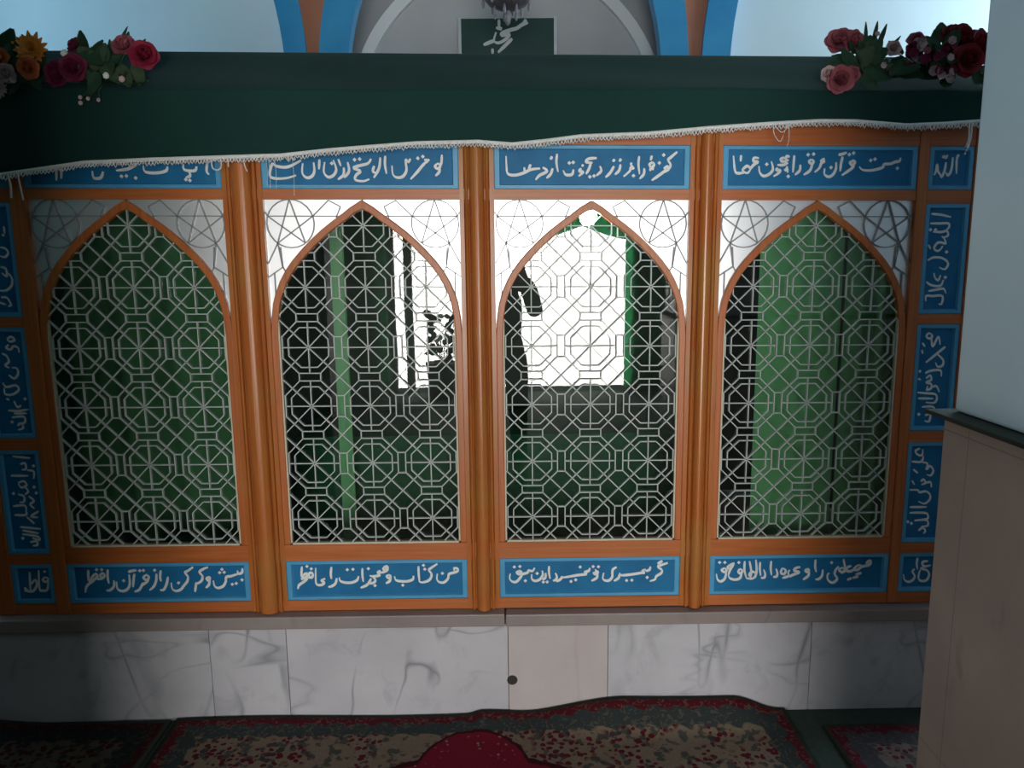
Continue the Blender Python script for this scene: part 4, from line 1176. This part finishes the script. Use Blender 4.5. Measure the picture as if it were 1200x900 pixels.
# ------------------------------------------------------------------ carpets
def carpet_mesh(hx, y0, y1, zf, nx=70, ny=60, th=0.008):
    mb = MB()
    k = nx + 1
    for layer in (0, 1):
        for j in range(ny + 1):
            for i in range(nx + 1):
                x = -hx + 2 * hx * i / nx
                t = j / ny
                y = y1 + (y0 - y1) * t * t * 0.5 + (y0 - y1) * t * 0.5
                mb.v.append((x, y, zf(x, y) + (th if layer == 0 else 0.0)))
    N = k * (ny + 1)
    for j in range(ny):
        for i in range(nx):
            a = j * k + i
            mb.f.append((a, a + k, a + k + 1, a + 1)); mb.mi.append(0)
            mb.f.append((N + a, N + a + 1, N + a + k + 1, N + a + k)); mb.mi.append(0)
    for i in range(nx):
        mb.f.append((i, i + 1, N + i + 1, N + i)); mb.mi.append(0)
        a = ny * k + i
        mb.f.append((a + 1, a, N + a, N + a + 1)); mb.mi.append(0)
    for j in range(ny):
        a = j * k
        mb.f.append((a + k, a, N + a, N + a + k)); mb.mi.append(0)
        a = j * k + nx
        mb.f.append((a, a + k, N + a + k, N + a)); mb.mi.append(0)
    return mb
def sstep(a, b, x):
    t = min(1, max(0, (x - a) / (b - a)))
    return t * t * (3 - 2 * t)
def lift_main(x, y):
    e = sstep(-0.16, 0.0, y)
    return 0.002 + e * (0.052 * sstep(0.12, 0.50, x) * (1 - sstep(0.86, 1.03, x)) + 0.004 + 0.004 * math.sin(6 * x) + 0.012 * sstep(-0.05, 0.0, x) * (1 - sstep(0.0, 0.2, x)))
cm = carpet('beige_and_red_carpet_pile', 1.043, -3.0, 0.0, (0.175, 0.13, 0.092), (0.235, 0.185, 0.14), (0.036, 0.045, 0.045), (0.090, 0.010, 0.016), ((-0.02, -0.30, 0.19, 0.215), (-0.02, -0.60, 0.52, 0.40), (0.17, 0.008, 0.022)))
c1 = carpet_mesh(1.043, -3.0, 0.0, lift_main, 120, 90).build('carpet', cm, None, smooth=True)
c1.location = (-0.008, -0.043, 0)
tag(c1, 'beige carpet with red medallion and slate border laid against the marble base', 'carpet')
cm2 = carpet('dark_patterned_rug_pile', 0.70, -0.95, 0.0, (0.075, 0.06, 0.045), (0.11, 0.09, 0.06), (0.016, 0.02, 0.02), (0.045, 0.008, 0.01))
c2 = carpet_mesh(0.70, -0.95, 0.0, lambda x, y: 0.001 + 0.03 * sstep(-0.15, 0, y) * (1 - sstep(-0.1, 0.3, x)), 60, 50).build('rug', cm2, None, smooth=True)
c2.location = (-1.77, -0.045, 0)
tag(c2, 'dark worn rug on the floor at the far left, beside the beige carpet', 'rug')
cm3 = carpet('dark_red_rug_pile', 0.55, -0.85, 0.0, (0.13, 0.10, 0.085), (0.22, 0.18, 0.15), (0.05, 0.045, 0.05), (0.09, 0.010, 0.018))
c3 = carpet_mesh(0.55, -0.85, 0.0, lambda x, y: 0.001, 50, 50).build('rug', cm3, None, smooth=True)
c3.location = (1.68, -0.135, 0)
tag(c3, 'dark red rug on the green floor at the right, behind the pillar', 'rug')

# ------------------------------------------------------------------ the person with the phone, mirrored in the panes
PX, PY = 0.075, -2.80
SKIN = simple('skin', (0.42, 0.24, 0.16), (0.50, 0.30, 0.20), 12, 0.5)
SHIRT = fabric('charcoal_shirt_cloth', (0.030, 0.036, 0.042), (0.042, 0.05, 0.056))
TROU = fabric('black_trouser_cloth', (0.014, 0.015, 0.018), (0.022, 0.023, 0.027))
HAIR = simple('dark_brown_hair', (0.012, 0.008, 0.006), (0.022, 0.015, 0.010), 60, 0.5)
SHOE = simple('black_shoe_leather', (0.012, 0.012, 0.012), (0.02, 0.02, 0.02), 20, 0.4)
def skinmesh(name, m, nodes, edges, parent, root=0, sub=2):
    me = bpy.data.meshes.new(name)
    keys = list(nodes)
    me.from_pydata([nodes[k][0] for k in keys], [(keys.index(a), keys.index(b)) for a, b in edges], [])
    o = bpy.data.objects.new(name, me)
    COL.objects.link(o)
    sk = o.modifiers.new('skin', 'SKIN')
    sk.use_smooth_shade = True
    layer = me.skin_vertices[0] if me.skin_vertices else None
    if layer is None:
        me.attributes.new
    for i, k in enumerate(keys):
        r = nodes[k][1]
        d = me.skin_vertices[0].data[i]
        d.radius = r if isinstance(r, tuple) else (r, r)
        d.use_root = (i == root)
    s = o.modifiers.new('smooth', 'SUBSURF'); s.levels = sub; s.render_levels = sub
    me.materials.append(m)
    o.parent = parent
    return o
per = thing('person', 'person in dark shirt and trousers photographing the shrine, mirrored faintly in the third pane', 'person', (PX, PY, 0.012))
def chain(N, E, pts, prev):
    for k, p, r in pts:
        N[k] = (p, r); E.append((prev, k)); prev = k
    return prev
N, E = {}, []
N['pelvis'] = ((0, 0, 0.93), (0.135, 0.095))
chain(N, E, [('waist', (0, 0.0, 1.06), (0.125, 0.085)), ('chest', (0, 0.0, 1.24), (0.145, 0.095)), ('collar', (0, -0.01, 1.375), (0.09, 0.06)), ('neck', (0, 0.0, 1.45), 0.050),
             ('jaw', (0, 0.025, 1.515), (0.058, 0.066)), ('brow', (0, 0.012, 1.60), (0.072, 0.086)), ('crown', (0, 0.002, 1.665), (0.060, 0.070))], 'pelvis')
for s, t in ((-1, 'l'), (1, 'r')):
    chain(N, E, [('hip' + t, (0.095 * s, 0, 0.86), 0.085), ('knee' + t, (0.105 * s, 0.015, 0.49), 0.056), ('calf' + t, (0.105 * s, -0.01, 0.36), 0.054), ('ankle' + t, (0.11 * s, -0.015, 0.10), 0.036), ('toe' + t, (0.125 * s, 0.12, 0.045), 0.034)], 'pelvis')
    chain(N, E, [('sh' + t, (0.175 * s, -0.005, 1.365), 0.056), ('el' + t, (0.225 * s, 0.13, 1.17), 0.042), ('fore' + t, (0.185 * s, 0.20, 1.29), 0.040), ('wr' + t, (0.118 * s + 0.02, 0.265, 1.44), 0.027), ('palm' + t, (0.098 * s + 0.03, 0.290, 1.495), (0.034, 0.018))], 'collar')
    bx, bz = 0.096 * s + 0.035, 1.51
    for q, (dz, ln) in enumerate(((0.052, 0.9), (0.034, 1.0), (0.014, 0.95), (-0.006, 0.8))):
        chain(N, E, [('f%d%s1' % (q, t), (bx, 0.302, bz + dz), 0.0095), ('f%d%s2' % (q, t), (bx - 0.003 * s, 0.318, bz + dz + 0.012 * ln), 0.0085), ('f%d%s3' % (q, t), (bx - 0.018 * s, 0.3235, bz + dz + 0.016 * ln), 0.0065)], 'palm' + t)
    chain(N, E, [('th1' + t, (bx - 0.02 * s, 0.290, 1.50), 0.011), ('th2' + t, (bx - 0.045 * s, 0.296, 1.515), 0.0095), ('th3' + t, (bx - 0.062 * s, 0.300, 1.528), 0.008)], 'palm' + t)
skinmesh('body', SKIN, N, E, per)
C_ = {'a': ((0, 0, 0.90), (0.150, 0.108))}; F_ = []
chain(C_, F_, [('b', (0, 0, 1.06), (0.142, 0.102)), ('c', (0, 0, 1.24), (0.163, 0.112)), ('d', (0, -0.008, 1.385), (0.098, 0.066)), ('e', (0, 0, 1.425), (0.060, 0.056))], 'a')
for s, t in ((-1, 'l'), (1, 'r')):
    chain(C_, F_, [('s' + t, (0.178 * s, -0.005, 1.368), 0.069), ('e' + t, (0.229 * s, 0.13, 1.165), 0.056), ('f' + t, (0.187 * s, 0.20, 1.29), 0.050), ('w' + t, (0.128 * s + 0.018, 0.252, 1.415), 0.037)], 'd')
skinmesh('shirt', SHIRT, C_, F_, per)
T_ = {'a': ((0, 0, 0.98), (0.147, 0.106))}; G_ = []
chain(T_, G_, [('b', (0, 0, 0.90), (0.152, 0.108))], 'a')
for s, t in ((-1, 'l'), (1, 'r')):
    chain(T_, G_, [('h' + t, (0.097 * s, 0, 0.80), 0.096), ('k' + t, (0.106 * s, 0.012, 0.49), 0.072), ('c' + t, (0.108 * s, -0.008, 0.30), 0.066), ('n' + t, (0.11 * s, -0.01, 0.08), 0.060)], 'b')
skinmesh('trousers', TROU, T_, G_, per)
for s in (-1, 1):
    sh = MB()
    rows = []
    for k in range(9):
        u = k / 8
        y = -0.075 + 0.265 * u
        w = 0.042 * (0.75 + 0.5 * math.sin(math.pi * (0.15 + 0.75 * u))) * (1.0 if k < 8 else 0.6)
        h = 0.085 - 0.050 * sstep(0.25, 0.8, u) - (0.012 if k == 8 else 0)
        rows.append([(s * 0.115 + w * cx_, y, z) for cx_, z in ((-1, 0.0), (-1.02, 0.022), (-0.75, h * 0.8), (0, h), (0.75, h * 0.8), (1.02, 0.022), (1, 0.0))])
    n = 7
    sh.add([p for r in rows for p in r], [(k * n + i, k * n + (i + 1) % n, (k + 1) * n + (i + 1) % n, (k + 1) * n + i) for k in range(8) for i in range(n)] + [tuple(range(n))[::-1], tuple(56 + i for i in range(n))])
    sh.build('shoe', SHOE, per, smooth=True)
hd = MB()
hp = [(0.0001, 1.705), (0.045, 1.70), (0.075, 1.675), (0.086, 1.63), (0.084, 1.58), (0.070, 1.535), (0.055, 1.50)]
for r, z in hp:
    for j in range(24):
        a = 2 * math.pi * j / 24
        y = -0.004 + (r * 1.16) * math.sin(a)
        zz = z
        if math.sin(a) > 0.1 and z < 1.65:                 # open over the face
            y = min(y, 0.02); zz = max(z, 1.60)
        hd.v.append((r * math.cos(a), y, zz))
for k in range(len(hp) - 1):
    for j in range(24):
        hd.f.append((k * 24 + j, (k + 1) * 24 + j, (k + 1) * 24 + (j + 1) % 24, k * 24 + (j + 1) % 24)); hd.mi.append(0)
hd.build('hair', HAIR, per, smooth=True)
fc = MB()
fc.lathe([(0.0001, 0.016), (0.009, 0.012), (0.012, -0.004), (0.014, -0.018), (0.0001, -0.024)], (0, 0.093, 1.565), 10)
fc.build('nose', SKIN, per, smooth=True)
for s in (-1, 1):
    MB().lathe([(0.0001, 0.009), (0.008, 0.005), (0.011, 0), (0.008, -0.005), (0.0001, -0.009)], (s * 0.030, 0.083, 1.585), 10).build('eye', simple('eye_white_%d' % (s + 1), (0.5, 0.5, 0.48), (0.6, 0.6, 0.58), 9, 0.3), per, smooth=True)
    MB().lathe([(0.0001, 0.032), (0.010, 0.022), (0.012, 0.0), (0.008, -0.022), (0.0001, -0.030)], (s * 0.076, -0.002, 1.575), 10).build('ear', SKIN, per, smooth=True)
MB().tube([(-0.022, 0.080, 1.522), (-0.01, 0.088, 1.524), (0, 0.090, 1.522), (0.01, 0.088, 1.524), (0.022, 0.080, 1.522)], [0.002, 0.005, 0.0055, 0.005, 0.002], 8).build('mouth', simple('lips', (0.30, 0.10, 0.08), (0.34, 0.12, 0.10), 9, 0.45), per, smooth=True)
ph = thing('phone', 'black phone held up level in both hands of the mirrored person', 'phone', (CAM.x, -2.487, 1.555))
MB().box(-0.080, 0.080, 0.0, 0.0085, -0.039, 0.039).build('case', SHOE, ph, bevel=0.004)
MB().box(-0.075, 0.075, -0.0006, 0.0, -0.035, 0.035).build('screen', simple('dark_phone_screen', (0.01, 0.01, 0.012), (0.012, 0.012, 0.015), 5, 0.1), ph)

# ------------------------------------------------------------------ leafy pot in the entrance, mirrored in the second pane
pp = thing('potted_plant', 'dark leafy potted plant in the entrance, mirrored in the second pane', 'plant', (-0.60, -6.05, 0.0))
MB().lathe([(0.0001, 0.0), (0.13, 0.0), (0.15, 0.02), (0.18, 0.34), (0.195, 0.36), (0.195, 0.40), (0.165, 0.40), (0.155, 0.34), (0.0001, 0.33)], k=20).build('pot', simple('grey_clay_pot', (0.10, 0.10, 0.10), (0.14, 0.14, 0.135), 9, 0.7), pp, smooth=True)
rnd = random.Random(31)
lp = MB(); sp_ = MB()
for i in range(46):
    a = rnd.uniform(0, 6.283); h = rnd.uniform(0.45, 0.98); r = rnd.uniform(0.02, 0.15)
    p = (r * math.cos(a), r * math.sin(a), h)
    leaf(lp, p, (math.cos(a), math.sin(a), rnd.uniform(-0.6, 0.9)), rnd.uniform(0.08, 0.15), rnd.uniform(0.05, 0.08), rnd, up=(rnd.uniform(-.3, .3), 1, rnd.uniform(0, .8)))
    if i % 6 == 0:
        sp_.tube([(0, 0, 0.32), (p[0] * 0.5, p[1] * 0.5, 0.3 + (h - 0.3) * 0.6), p], 0.006, 6)
lp.build('foliage', LEAF, pp, smooth=True)
sp_.build('stems', STEM, pp, smooth=True)
